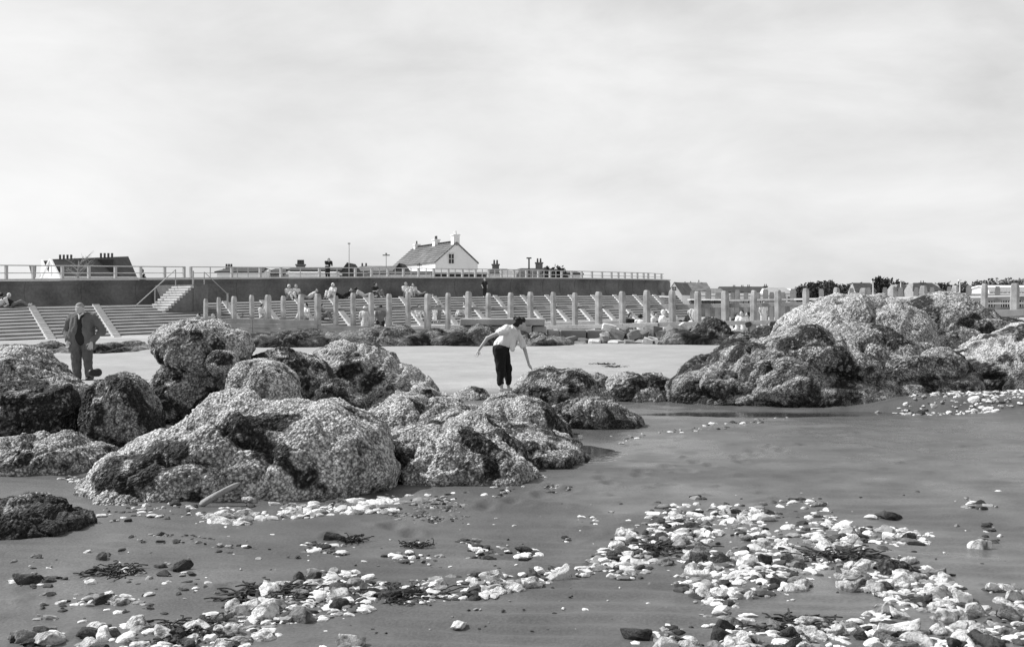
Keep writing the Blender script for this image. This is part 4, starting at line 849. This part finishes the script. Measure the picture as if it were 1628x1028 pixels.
# the standing man
mp0 = G(131,606); mz = gz(mp0.x, mp0.y)
man = thing('person', 'stout man in grey suit and dark waistcoat looking down among the boulders', 'person', (mp0.x, mp0.y, mz-.005), math.radians(-6))
man.scale = (1.1,1.1,1.0); hc = (-.02,-.085,1.59)
LA = ((-.215,.0,1.40),(-.36,.04,1.09),(-.235,-.16,.88)); RA = ((.215,.0,1.40),(.40,.04,1.09),(.27,-.16,.85))
body = [ell(hc,(.076,.095,.115)), ell((hc[0],hc[1]-.045,hc[2]-.055),(.052,.05,.06)), cap((hc[0],hc[1]-.095,hc[2]-.005),(hc[0],hc[1]-.108,hc[2]-.03),.012,.016), ell((hc[0]-.078,hc[1]+.005,hc[2]-.01),(.012,.022,.032)), ell((hc[0]+.078,hc[1]+.005,hc[2]-.01),(.012,.022,.032)),
        cap((hc[0]-.035,hc[1]-.085,hc[2]+.025),(hc[0]+.035,hc[1]-.085,hc[2]+.025),.014), cap((0,.0,1.42),(0,-.045,1.54),.062,.058), cap((0,0,1.32),(0,0,1.0),.15,.15),
        cap(*LA[:2],.05,.045), cap(*LA[1:],.045,.03), cap(*RA[:2],.05,.045), cap(*RA[1:],.045,.03), cap((-.09,0,.92),(-.11,-.02,.5),.08,.06), cap((-.11,-.02,.5),(-.11,.02,.09),.055,.04),
        cap((.09,0,.92),(.14,-.05,.5),.08,.06), cap((.14,-.05,.5),(.15,.0,.09),.055,.04), cap((-.11,.02,.06),(-.12,-.13,.04),.04,.035), cap((.15,.0,.06),(.19,-.14,.04),.04,.035)]
body += hand(RA[2], (-.12,-.25,-.95), (-1,-.4,0), 1.1) + hand(LA[2], (.15,-.15,-.95), (1,-.5,0), 1.1)
cloth('body', body, .009, M['skin'], man, .012)
jk = [cap((-.14,.02,1.40),(.14,.02,1.40),.10), cap((-.10,.05,1.36),(-.10,.06,.84),.13,.145), cap((.10,.05,1.36),(.10,.06,.84),.13,.145),
      cap((-.12,-.05,1.38),(-.115,-.09,1.05),.09,.115), cap((-.115,-.09,1.05),(-.135,-.08,.72),.115,.115), cap((.14,-.04,1.38),(.15,-.08,1.05),.085,.105), cap((.15,-.08,1.05),(.185,-.05,.74),.105,.10),
      cap(LA[0],LA[1],.085,.078), cap(LA[1],(-.25,-.135,.905),.078,.06), cap(RA[0],RA[1],.085,.078), cap(RA[1],(.288,-.135,.88),.078,.06),
      cap((-.075,-.125,1.36),(-.06,-.165,1.14),.03,.02), cap((.085,-.125,1.36),(.09,-.15,1.14),.03,.02), cap((-.2,-.155,.9),(-.12,-.165,.89),.018)]
cloth('jacket', jk, .012, M['suit'], man, .03)
cloth('waistcoat', [cap((0,-.045,1.36),(0,-.06,1.0),.105,.135), cap((0,-.02,1.0),(0,-.02,.9),.15,.15), cap((-.07,-.04,.93),(.07,-.04,.93),.12)], .012, M['vest'], man, .04)
cloth('shirt_collar', [cap((-.045,-.075,1.475),(.0,-.135,1.425),.02,.012), cap((.045,-.075,1.475),(.0,-.135,1.425),.02,.012), cap((0,-.13,1.42),(.005,-.155,1.36),.022,.012)], .008, M['blouse'], man, .01)
cloth('trousers', [cap((-.085,.0,.93),(-.12,-.02,.52),.125,.098), cap((-.12,-.02,.52),(-.115,.01,.06),.098,.088), cap((.085,.0,.93),(.14,-.05,.5),.125,.1), cap((.14,-.05,.5),(.15,.0,.06),.098,.088), ell((0,0,.92),(.19,.15,.13))], .012, M['suit2'], man, .03)
for a, b_ in (((-.115,.03,.045),(-.125,-.15,.03)), ((.152,.01,.045),(.19,-.16,.03))): cloth('shoe', [cap(a,b_,.058,.048), cap(np.array(a)+(0,.03,.01), np.array(a)+(0,.02,.05),.05)], .01, M['shoe'], man, .02)
cloth('hair', [ell((hc[0],hc[1]+.03,hc[2]+.02),(.082,.085,.108)), ell((hc[0],hc[1]+.0,hc[2]+.055),(.074,.085,.07))], .009, M['greyhair'], man, .02)
q = G(151,600); q = P(151,592,25.6); cloth('bag', [cap((-.02,-.02,.09),(.05,.03,.1),.08,.09), cap((-.05,-.05,.1),(-.055,-.06,.1),.07,.075)], .012, M['shoe'], tag(empty('round_bag', (q.x,q.y,q.z-.1)), 'round dark bag resting on the rocks by the standing man', 'bag'), .03)
# the bending woman
w0 = P(797,627,22.9); w0.z = gz(w0.x, 22.9); wo_ = thing('person', 'woman in white blouse and black trousers bending to a rock', 'person', w0)
hd = (.375,-.02,1.265)
SA = ((.10,-.19,1.185),(-.26,-.25,1.02),(-.42,-.22,.80)); SB = ((.30,.14,1.10),(.455,.10,.78),(.53,.03,.50))
body = [ell(hd,(.088,.075,.10)), ell((hd[0]+.05,hd[1]-.01,hd[2]-.055),(.055,.05,.06)), cap((hd[0]+.085,hd[1]-.02,hd[2]-.02),(hd[0]+.105,hd[1]-.025,hd[2]-.045),.012,.014), ell((hd[0]-.01,hd[1]-.076,hd[2]-.015),(.022,.012,.03)), cap((.21,0,1.2),(.33,-.01,1.235),.05,.048),
        cap((.0,0,.86),(.17,0,1.12),.12,.13), cap(*SA[:2],.042,.036), cap(*SA[1:],.036,.024), cap(*SB[:2],.042,.034), cap(*SB[1:],.034,.023),
        cap((-.02,-.08,.84),(.02,-.09,.45),.08,.055), cap((.02,-.09,.45),(.0,-.08,.07),.05,.033), cap((.03,.09,.84),(.13,.08,.45),.08,.055), cap((.13,.08,.45),(.13,.10,.07),.05,.033),
        cap((-.01,-.08,.035),(.10,-.13,.025),.034,.027), cap((.12,.10,.035),(.25,.06,.025),.034,.027)]
body += hand(SA[2], (-.35,.05,-.9), (.7,-.7,0), .95, .55) + hand(SB[2], (.55,-.1,-.8), (0,-1,0), .95, .3)
cloth('body', body, .009, M['skin'], wo_, .012)
bz = [cap((.0,-.02,.88),(.18,0,1.12),.135,.15), cap((.10,-.10,1.17),(.24,.10,1.14),.095,.09), cap(SA[0],(-.03,-.22,1.125),.085,.075), cap(SB[0],(.385,.125,.92),.08,.07), cap((.385,.125,.92),(.41,.115,.865),.07,.075),
      cap((.18,-.05,1.05),(.22,-.09,.80),.075,.04), cap((.24,.05,1.05),(.27,.04,.86),.07,.035), cap((.22,-.11,1.2),(.33,-.07,1.16),.035,.02), cap((.0,.07,.88),(.17,.08,1.1),.11,.12)]
cloth('blouse', bz, .011, M['blouse'], wo_, .028)
tz = [ell((.0,-.01,.80),(.155,.17,.13)), cap((-.03,-.07,.80),(-.01,-.085,.45),.12,.088), cap((-.01,-.085,.45),(-.01,-.08,.17),.088,.07), cap((.05,.07,.80),(.13,.07,.45),.11,.085), cap((.13,.07,.45),(.13,.08,.16),.085,.068)]
cloth('trousers', tz, .011, M['black'], wo_, .035)
rr_ = random.Random(8)
hz_ = [ell((hd[0]-.04,hd[1]+.02,hd[2]+.035),(.105,.10,.105))]+[ell((hd[0]-.045+rr_.uniform(-.09,.10), hd[1]+.02+rr_.uniform(-.08,.09), hd[2]+.05+rr_.uniform(-.05,.085)),(.038,.038,.038)) for _ in range(34)]
cloth('hair', hz_, .011, M['hair'], wo_, .015)
# the small figures on the steps and behind the groyne
def figure(label, loc, pose, rz, top, bottom, hair='hair', sc=1.0, res=.03, group=None):
    t_ = thing('person', label, 'person', loc, rz, group); t_.scale = (sc,)*3
    if pose == 'stand':
        J = dict(pel=(0,0,.92), che=(0,0,1.28), neck=(0,-.01,1.45), head=(0,-.03,1.58)); sh = [(-.18,0,1.38),(.18,0,1.38)]; el_ = [(-.25,.03,1.1),(.25,.03,1.1)]; ha = [(-.2,-.12,.88),(.2,-.12,.88)]
        kn = [(-.09,-.02,.5),(.09,-.02,.5)]; an = [(-.1,0,.07),(.1,0,.07)]
    elif pose == 'lean':
        J = dict(pel=(0,.15,.9), che=(0,-.1,1.18), neck=(0,-.25,1.3), head=(0,-.34,1.38)); sh = [(-.18,-.18,1.25),(.18,-.18,1.25)]; el_ = [(-.24,-.3,1.0),(.24,-.3,1.0)]; ha = [(-.1,-.5,1.0),(.1,-.5,1.0)]
        kn = [(-.09,.12,.5),(.09,.1,.5)]; an = [(-.1,.15,.07),(.1,.15,.07)]
    elif pose == 'sit':
        J = dict(pel=(0,.05,.13), che=(0,.1,.5), neck=(0,.05,.68), head=(0,.02,.8)); sh = [(-.17,.08,.6),(.17,.08,.6)]; el_ = [(-.25,-.05,.38),(.25,-.05,.38)]; ha = [(-.1,-.3,.42),(.1,-.3,.42)]
        kn = [(-.12,-.38,.42),(.12,-.38,.42)]; an = [(-.12,-.55,.07),(.12,-.55,.07)]
    else:
        J = dict(pel=(0,0,.13), che=(.3,.05,.34), neck=(.44,.02,.48), head=(.52,-.02,.58)); sh = [(.36,-.13,.4),(.4,.17,.42)]; el_ = [(.5,-.22,.16),(.52,.2,.18)]; ha = [(.34,-.3,.05),(.62,.1,.05)]
        kn = [(-.4,-.06,.14),(-.38,.1,.3)]; an = [(-.8,-.06,.07),(-.72,.12,.07)]
    ft = [tuple(np.array(a)+(0,-.13,-.03)) if pose != 'lie' else tuple(np.array(a)+(-.06,0,.1)) for a in an]
    pe, ch, ne, he = J['pel'], J['che'], J['neck'], J['head']; hips = [tuple(np.array(pe)+(x,0,0)) for x in (-.09,.09)] if pose != 'lie' else [tuple(np.array(pe)+(0,y,0)) for y in (-.08,.08)]
    b_ = [ell(he,(.085,.1,.12)), ell(tuple(np.array(he)+(0,-.09,-.02)),(.03,.03,.03)), cap(ne,he,.055), cap(pe,ch,.12,.13)]
    for i in (0,1): b_ += [cap(sh[i],el_[i],.048,.042), cap(el_[i],ha[i],.042,.032), ell(ha[i],(.04,.045,.05)), cap(hips[i],kn[i],.08,.06), cap(kn[i],an[i],.058,.04), cap(an[i],ft[i],.045,.038)]
    cloth('body', b_, res*.85, M['skin'], t_, .03)
    tp = [cap(pe,ch,.15,.16), cap(sh[0],sh[1],.095)]+[cap(sh[i], tuple(np.array(sh[i])*.35+np.array(el_[i])*.65), .075,.07) for i in (0,1)]; cloth('top', tp, res, M[top], t_, .04)
    if bottom:
        bt = [ell(pe,(.17,.15,.13))]
        for i in (0,1): bt += [cap(hips[i],kn[i],.105,.085), cap(kn[i], tuple(np.array(kn[i])*.25+np.array(an[i])*.75), .08,.07)]
        if bottom == 'dress': bottom = top; bt = [cap(pe, (pe[0],pe[1],max(.3,pe[2]-.45)),.18,.24)] if pose == 'stand' else bt
        cloth('legwear', bt, res, M[bottom], t_, .04)
    cloth('hair', [ell(tuple(np.array(he)+(0,.025,.025)),(.1,.105,.12))], res*.8, M[hair], t_, .02)
    return t_
def rpos(xw, fr):
    f_, w_ = rfoot(xw), rbase(xw); p = f_.lerp(w_, fr); p.z = f_.z+(w_.z-f_.z)*min(1, max(0, (fr-.07)/.78))+.03; return p
def bpos(x, d): X = (x-HX)/F*d; return Vector((X, d, gz(X, d)))
R = math.radians
for a in [('sunbather in pale clothes and white hat reclining on the top step', rpos(-16,.86), 'lie', R(20), 'cloth1', 'cloth1', 'blouse', 1),
          ('dark-clothed sunbather lying beside the white-hatted sunbather', rpos(8,.84), 'lie', R(200), 'cloth3', 'cloth2', 'hair', 1),
          ('pale-shirted person sitting against the wall, first of a close pair', rpos(452,.95), 'sit', R(40), 'cloth1', 'cloth1', 'blouse', 1.05),
          ('person in white sitting shoulder to shoulder with the pale-shirted one', rpos(463,.95), 'sit', R(20), 'blouse', 'cloth2', 'greyhair', 1.05),
          ('bather stretched out on the berm next to the close pair', rpos(482,.93), 'lie', R(10), 'cloth1', None, 'hair', 1),
          ('pale figure hunched under a white towel on the berm', rpos(520,.93), 'sit', R(-30), 'blouse', 'blouse', 'blouse', 1.1),
          ('dark-clothed figure reclining beside the white towel', rpos(537,.93), 'lie', R(15), 'cloth3', 'cloth3', 'hair', 1),
          ('dark figure sitting propped against the dark wall', rpos(590,.95), 'sit', R(50), 'cloth3', 'cloth2', 'hair', 1.1),
          ('bather in pale trunks lying below the dark wall', rpos(570,.92), 'lie', R(190), 'cloth1', None, 'hair', 1),
          ('white-shirted person sitting in the trio on the top step', rpos(637,.94), 'sit', R(30), 'blouse', 'cloth1', 'greyhair', 1.1),
          ('bare-legged person in the middle of the trio on the top step', rpos(648,.94), 'sit', R(0), 'cloth1', None, 'hair', 1.05),
          ('person reclining at the end of the trio on the top step', rpos(660,.92), 'lie', R(160), 'cloth1', 'cloth2', 'hair', 1),
          ('child in dark clothes standing on the upper steps', rpos(757,.80), 'stand', R(20), 'cloth3', 'cloth3', 'greyhair', .78),
          ('dark-dressed person seated below the staircase', rpos(272,.10), 'sit', R(-10), 'cloth3', 'cloth3', 'hair', 1),
          ('fair-haired person in pale shirt seated by the staircase', rpos(283,.10), 'sit', R(15), 'cloth1', 'cloth1', 'greyhair', 1),
          ('person in white seated on the lowest step by the planking', rpos(295,.08), 'sit', R(30), 'blouse', 'cloth1', 'greyhair', 1),
          ('dark-clothed person leaning back beside the one in white', rpos(303,.10), 'sit', R(60), 'cloth3', 'cloth3', 'hair', .85),
          ('dark-haired child sitting behind the planking', rpos(385,.33), 'sit', R(60), 'cloth1', None, 'hair', .95),
          ('pale crouching figure at the foot of the steps behind the posts', rpos(452,.3), 'sit', R(-40), 'blouse', 'blouse', 'hair', 1),
          ('dark figure sitting close behind a groyne post', rpos(478,.28), 'sit', R(70), 'cloth3', 'cloth2', 'hair', 1),
          ('woman in a pale dress standing with her back to the groyne', bpos(580,56.8), 'stand', R(170), 'cloth1', 'dress', 'blouse', .97),
          ('man in a grey jacket standing beside the woman in pale dress', bpos(605,56.6), 'stand', R(185), 'cloth2', 'cloth3', 'hair', 1.0),
          ('small pale child standing next to the man in grey jacket', bpos(620,57), 'stand', R(160), 'blouse', 'dress', 'greyhair', .62),
          ('bather sitting low between two groyne posts', rpos(628,.2), 'sit', R(30), 'cloth1', None, 'hair', 1),
          ('woman in a patterned dark dress standing among the posts', rpos(655,.12), 'stand', R(25), 'cloth2', 'dress', 'hair', .72),
          ('pale child standing beside the woman in dark dress', rpos(648,.10), 'stand', R(0), 'blouse', 'dress', 'greyhair', .58),
          ('pale person sitting with a bent back above the concrete block', rpos(702,.25), 'sit', R(-60), 'cloth1', 'cloth1', 'hair', 1),
          ('dark-haired person in dark clothes sitting near the rubble', bpos(1003,52), 'sit', R(30), 'cloth3', 'cloth2', 'hair', 1),
          ('dark-haired bather in a white top sitting near the rubble', bpos(1018,51.5), 'sit', R(170), 'blouse', 'cloth1', 'hair', .95),
          ('person bundled in a white wrap beyond the rubble', bpos(1056,58), 'sit', R(100), 'blouse', 'blouse', 'blouse', 1.15),
          ('dark-haired person seated beside the white wrap', bpos(1043,60), 'sit', R(20), 'cloth1', 'cloth3', 'hair', 1),
          ('bather lying on one elbow behind the groyne foot board', bpos(1086,55), 'lie', R(10), 'cloth1', 'cloth3', 'hair', 1.1),
          ('dark-clothed person bending over the reclining bather', bpos(1096,56), 'sit', R(-50), 'cloth3', 'cloth3', 'hair', 1.2),
          ('slim child standing by the reclining bather', bpos(1103,55), 'stand', R(0), 'cloth1', None, 'hair', .75),
          ('dark-haired person sitting in the group under the walkway', bpos(1172,57), 'sit', R(30), 'cloth3', 'cloth1', 'hair', 1),
          ('person in white sitting in the group under the walkway', bpos(1179,56), 'sit', R(-20), 'blouse', 'cloth1', 'hair', 1.15),
          ('brown-clad person sitting at the edge of the walkway group', bpos(1188,57), 'sit', R(-70), 'cloth2', 'cloth2', 'hair', 1.05),
          ('pale person standing upright past the walkway group', bpos(1214,64), 'stand', R(10), 'cloth1', 'cloth1', 'hair', .92)]:
    figure(*a)
q = rpt(538, wtop(538), 1.2); figure('dark figure leaning over the promenade railing', (q.x, q.y, q.z-.12), 'lean', R(20), 'cloth3', 'cloth3', 'hair', .95)

# ------------------------------------------------------------------ stones on the sand
def ico(sub, seed, facets=7):
    bm = bmesh.new(); bmesh.ops.create_icosphere(bm, subdivisions=sub, radius=1); bm.verts.ensure_lookup_table()
    V = np.array([v.co[:] for v in bm.verts]); Fc = np.array([[v.index for v in f.verts] for f in bm.faces]); bm.free(); r_ = np.random.default_rng(seed)
    V = V*np.array([1, r_.uniform(.6,.9), r_.uniform(.32,.72)])
    V = V*(1+.7*fbm(V*1.4+seed, seed, 3)+.26*fbm(V*3.3+seed, seed+4, 3))[:,None]
    for k in range(facets):
        nn = r_.normal(size=3); nn /= np.linalg.norm(nn); pj = V@nn; ov = np.clip(pj-pj.max()*r_.uniform(.5,.85), 0, None); V = V-nn*ov[:,None]*.9
    return V, Fc
BIG = []
for k in range(14):
    V, Fc = ico(4, 900+k, 12); me = mesh_np('stone', V, Fc, M['flint'], True); BIG.append(me)
SM = [ico(2, 950+k, 4) for k in range(8)]
def inpoly(x, y, poly):
    c_ = False; j = len(poly)-1
    for i in range(len(poly)):
        if (poly[i][1] > y) != (poly[j][1] > y) and x < (poly[j][0]-poly[i][0])*(y-poly[i][1])/(poly[j][1]-poly[i][1])+poly[i][0]: c_ = not c_
        j = i
    return c_
def elp(x, y, a, b_): return [(x+a*math.cos(t_*.5236), y+b_*math.sin(t_*.5236)) for t_ in range(12)]
Z = [  # polygon (px), number, size factor, share white, share dark, where
 ([(930,890),(985,850),(1005,815),(1060,800),(1180,800),(1290,788),(1325,800),(1330,825),(1400,835),(1500,842),(1500,858),(1425,868),(1440,890),(1490,905),(1530,935),(1545,965),(1500,985),(1440,962),(1380,938),(1300,930),(1240,945),(1130,958),(1085,938),(1050,915),(980,918),(915,912)], 2100, 1.0, .52, .27, 'in the broad stone scatter'),
 ([(360,975),(380,948),(460,925),(520,905),(560,905),(640,930),(700,915),(800,905),(880,898),(910,908),(860,928),(780,945),(680,955),(600,962),(520,985),(400,992)], 820, .95, .47, .32, 'in the long thin stone strip'),
 ([(1000,1040),(1005,1005),(1060,997),(1160,988),(1240,994),(1300,985),(1390,975),(1480,960),(1560,935),(1680,925),(1680,1060),(1000,1060)], 950, 1.1, .52, .27, 'in the coarse bank beside the broad scatter'),
 ([(120,1045),(150,1000),(240,985),(330,975),(400,985),(450,1000),(380,1045)], 320, 1.0, .5, .3, 'in the small bank ending the thin strip'),
 ([(500,1045),(505,1020),(560,1015),(580,1045)], 14, 1.0, .9, .0, 'in the small bank ending the thin strip'),
 ([(300,838),(330,814),(400,806),(500,800),(630,792),(640,812),(540,818),(480,826),(410,830),(380,846)], 380, 1.05, .7, .12, 'along the foot of the shelly mound'),
 (elp(520,872,48,15), 60, .9, .3, .55, 'in the loose dark clump'), (elp(655,882,48,9), 45, .9, .3, .5, 'in the loose dark clump'), (elp(800,874,62,12), 70, .9, .35, .45, 'in the loose dark clump'), (elp(745,857,20,5), 14, .8, .2, .6, 'in the loose dark clump'),
 (elp(1405,816,20,6), 14, 1.0, .4, .4, 'lying scattered on the open sand'), (elp(1560,805,28,7), 16, 1.0, .5, .3, 'lying scattered on the open sand'), (elp(905,851,16,4), 9, .8, .5, .3, 'lying scattered on the open sand'), (elp(935,822,16,6), 12, .9, .6, .2, 'lying scattered on the open sand'), (elp(1110,789,15,5), 8, 1.0, .1, .8, 'lying scattered on the open sand'),
 (elp(885,780,25,7), 40, .55, .1, .4, 'lying scattered on the open sand'), (elp(680,812,68,19), 420, .5, .05, .35, 'in the low gravel hummock'), (elp(270,862,75,7), 70, .5, .05, .6, 'lying scattered on the open sand'), (elp(370,875,40,6), 40, .5, .05, .6, 'lying scattered on the open sand'),
 (elp(60,930,60,9), 40, .8, .25, .5, 'lying scattered on the open sand'), (elp(150,955,60,10), 40, .9, .35, .4, 'lying scattered on the open sand'), (elp(60,1015,45,12), 30, 1.1, .5, .3, 'in the small bank ending the thin strip'),
 ([(1395,645),(1440,636),(1520,631),(1590,626),(1680,622),(1680,640),(1560,646),(1480,652)], 900, 1.0, .7, .15, 'on the strand under the largest rock'),
 (elp(140,760,45,6), 40, .8, .6, .2, 'lying scattered on the open sand'), (elp(640,705,45,10), 60, .8, .75, .1, 'in the hollow between the low ledges'), (elp(1160,960,80,25), 26, .9, .4, .35, 'lying scattered on the open sand'), (elp(1575,845,16,18), 26, 1.0, .15, .7, 'lying scattered on the open sand'),
 ([(640,840),(1000,780),(1590,770),(1590,900),(1000,1000),(500,1010),(60,1010),(200,860)], 420, .42, .3, .45, 'lying scattered on the open sand'),
 ([(20,890),(120,880),(260,900),(360,930),(420,960),(300,975),(140,990),(20,985)], 110, .8, .25, .5, 'lying scattered on the open sand'),
 ([(880,690),(1035,690),(1060,684),(1300,655),(1400,650),(1400,655),(1300,662),(1050,696),(940,712)], 130, .8, .3, .4, 'at the waterline of the rocks'),
 ([(150,800),(240,805),(320,800),(330,825),(240,835),(160,835)], 90, .8, .4, .35, 'along the foot of the shelly mound'),
 ([(600,785),(700,790),(780,770),(855,755),(870,765),(790,795),(690,805),(600,800)], 110, .7, .4, .35, 'along the foot of the low broken ledge'),
]
pool = []
for poly, N, sf, wsh, dsh, where in Z:
    xs = [p_[0] for p_ in poly]; ys = [p_[1] for p_ in poly]; k = 0; tries = 0
    while k < N and tries < 60*N:
        tries += 1; x = rnd.uniform(min(xs), max(xs)); y = rnd.uniform(min(ys), max(ys))
        if not inpoly(x, y, poly): continue
        dn = math.sin(x*.021+y*.05)+math.sin(x*.053-y*.031+1.7)
        if sf > .6 and rnd.random() > .62+.3*dn: continue
        p = G(x, y, .15 if 'strand' in where else .02); r = min(.088, max(.011, math.exp(rnd.gauss(math.log(.027), .5))*sf)); q = rnd.random()
        kind = 'white' if q < wsh else ('dark' if q < wsh+dsh else 'grey'); pool.append((r*(700/(y-HY+300))**0, p, r, kind, where, y)); k += 1
for x, y, r, kind in [(1555,868,.105,'white'),(1350,935,.09,'white'),(1340,918,.06,'white'),(1350,860,.065,'white'),(1520,945,.085,'white'),(1120,945,.075,'white'),(1190,948,.06,'white'),(1160,885,.075,'white'),(825,935,.07,'white'),(700,925,.065,'white'),(455,935,.07,'white'),
                      (350,828,.10,'white'),(335,830,.06,'white'),(400,800,.08,'white'),(565,775,.06,'white'),(730,993,.05,'white'),(1300,800,.075,'grey'),(1365,905,.07,'white'),(1505,985,.075,'white'),(1410,1005,.09,'white'),(1280,1010,.08,'white'),(1180,1020,.085,'white'),(1020,1010,.085,'dark'),(1260,1010,.08,'dark'),(835,870,.075,'dark'),(510,872,.07,'dark'),(1108,790,.07,'dark'),(560,1022,.08,'white'),(165,1012,.08,'white'),(40,1018,.08,'grey')]:
    pool.append((9, G(x,y,.02), r, kind, None, y))
WH = {9: None}
pool.sort(key=lambda a: -(a[0] if a[0] > 5 else a[2]/a[1].y))
TONE = {'white': (.52,.80), 'dark': (.03,.075), 'grey': (.16,.32)}
LBL = {'white': 'chalk-white knobbly stone ', 'dark': 'dark wet flint stone ', 'grey': 'dull grey stone '}
def bed(p, r):
    return gz(p.x, p.y)+r*.10
sv, sf_, stn, off = [], [], [], 0
for i, (k_, p, r, kind, where, y) in enumerate(pool):
    tn = rnd.uniform(*TONE[kind]); z = bed(p, r)
    if i < 300:
        if where is None:
            best = min((abs(p.x-b_[1].x)+abs(p.y-b_[1].y), b_[4]) for b_ in pool if b_[4]); where = best[1] if best[0] < .6 else 'lying scattered on the open sand'
        o = bpy.data.objects.new('stone', rnd.choice(BIG)); C.objects.link(o); o.location = (p.x, p.y, z)
        o.scale = (r*rnd.uniform(.95,1.3), r*rnd.uniform(.85,1.1), r*rnd.uniform(.8,1.15)); o.rotation_euler = (rnd.uniform(-.4,.4), rnd.uniform(-.4,.4), rnd.uniform(0,6.28)); o.color = (tn,tn,tn,1)
        tag(o, LBL[kind]+where, 'stone', kind+' stones '+where)
    else:
        V, Fc = SM[i % 8]; a = rnd.uniform(0,6.28); ca, sa = math.cos(a), math.sin(a); Q = V*np.array([r*1.1, r, r*rnd.uniform(.6,1.05)])
        Q = np.stack([Q[:,0]*ca-Q[:,1]*sa+p.x, Q[:,0]*sa+Q[:,1]*ca+p.y, Q[:,2]+z-.003], 1); sv.append(Q); sf_.append(Fc+off); off += len(V); stn.append(np.clip(np.full(len(V), tn)*(1+.35*fbm(V*1.4+i, 7, 2)), .02, .85))
me = mesh_np('shingle', np.concatenate(sv), np.concatenate(sf_), M['stuff'], False, {'tone': np.concatenate(stn)})
tag(link(bpy.data.objects.new('shingle', me)), 'small pebbles and shell bits strewn between the larger stones', 'shingle', kind='stuff')
# seaweed left on the sand
def weed(label, x, y, w, n, seed):
    r_ = random.Random(seed); c_ = G(x, y, .01); c_.z = gz(c_.x, c_.y); mb = MB()
    for k in range(n):
        a = r_.uniform(0,6.28); q = c_+Vector((r_.gauss(0,w*.28), r_.gauss(0,w*.22), .004)); pv = None
        for j in range(5):
            nx_ = q+Vector((math.cos(a)*w*.13, math.sin(a)*w*.13, r_.uniform(-.006,.014) if j < 4 else -.004)); a += r_.uniform(-.8,.8); wd_ = w*.035*(1-.15*j); sd_ = Vector((-math.sin(a), math.cos(a), r_.uniform(-.3,.3)))*wd_
            cur = (q-sd_, q+sd_); nxt = (nx_-sd_*.8, nx_+sd_*.8); z_ = Vector((0,0,.006)); mb.hexa([cur[0],cur[1],nxt[1],nxt[0]], [cur[0]+z_,cur[1]+z_,nxt[1]+z_,nxt[0]+z_]); q = nx_
    tag(mb.build('seaweed_clump', M['weed']), label, 'seaweed')
weed('black feathery seaweed clump alone on the bare wet sand', 186, 917, .2, 70, 1); weed('seaweed shreds beside the loose dark stone clumps', 560, 862, .16, 40, 2); weed('seaweed fringe along the edge of the thin stone strip', 430, 950, .3, 80, 3)
weed('seaweed tangle threaded through the thin stone strip', 640, 945, .3, 70, 6); weed('seaweed tangle among the broad stone scatter', 1060, 870, .3, 70, 7); weed('seaweed wisps beside the small stone bank', 300, 1005, .22, 50, 8); weed('dark weed mat at the edge of the broad stone scatter', 1340, 885, .3, 70, 9)
weed('seaweed scrap near the low gravel hummock', 660, 868, .13, 30, 4); weed('seaweed tuft caught in the coarse stone bank', 1270, 1000, .25, 60, 5)
for k, (x, y) in enumerate([(975,588),(960,586)]): weed(['weed strands on the pale sand past the rounded rock','thin line of weed on pale sand'][k], x, y, .35, 30, 10+k)
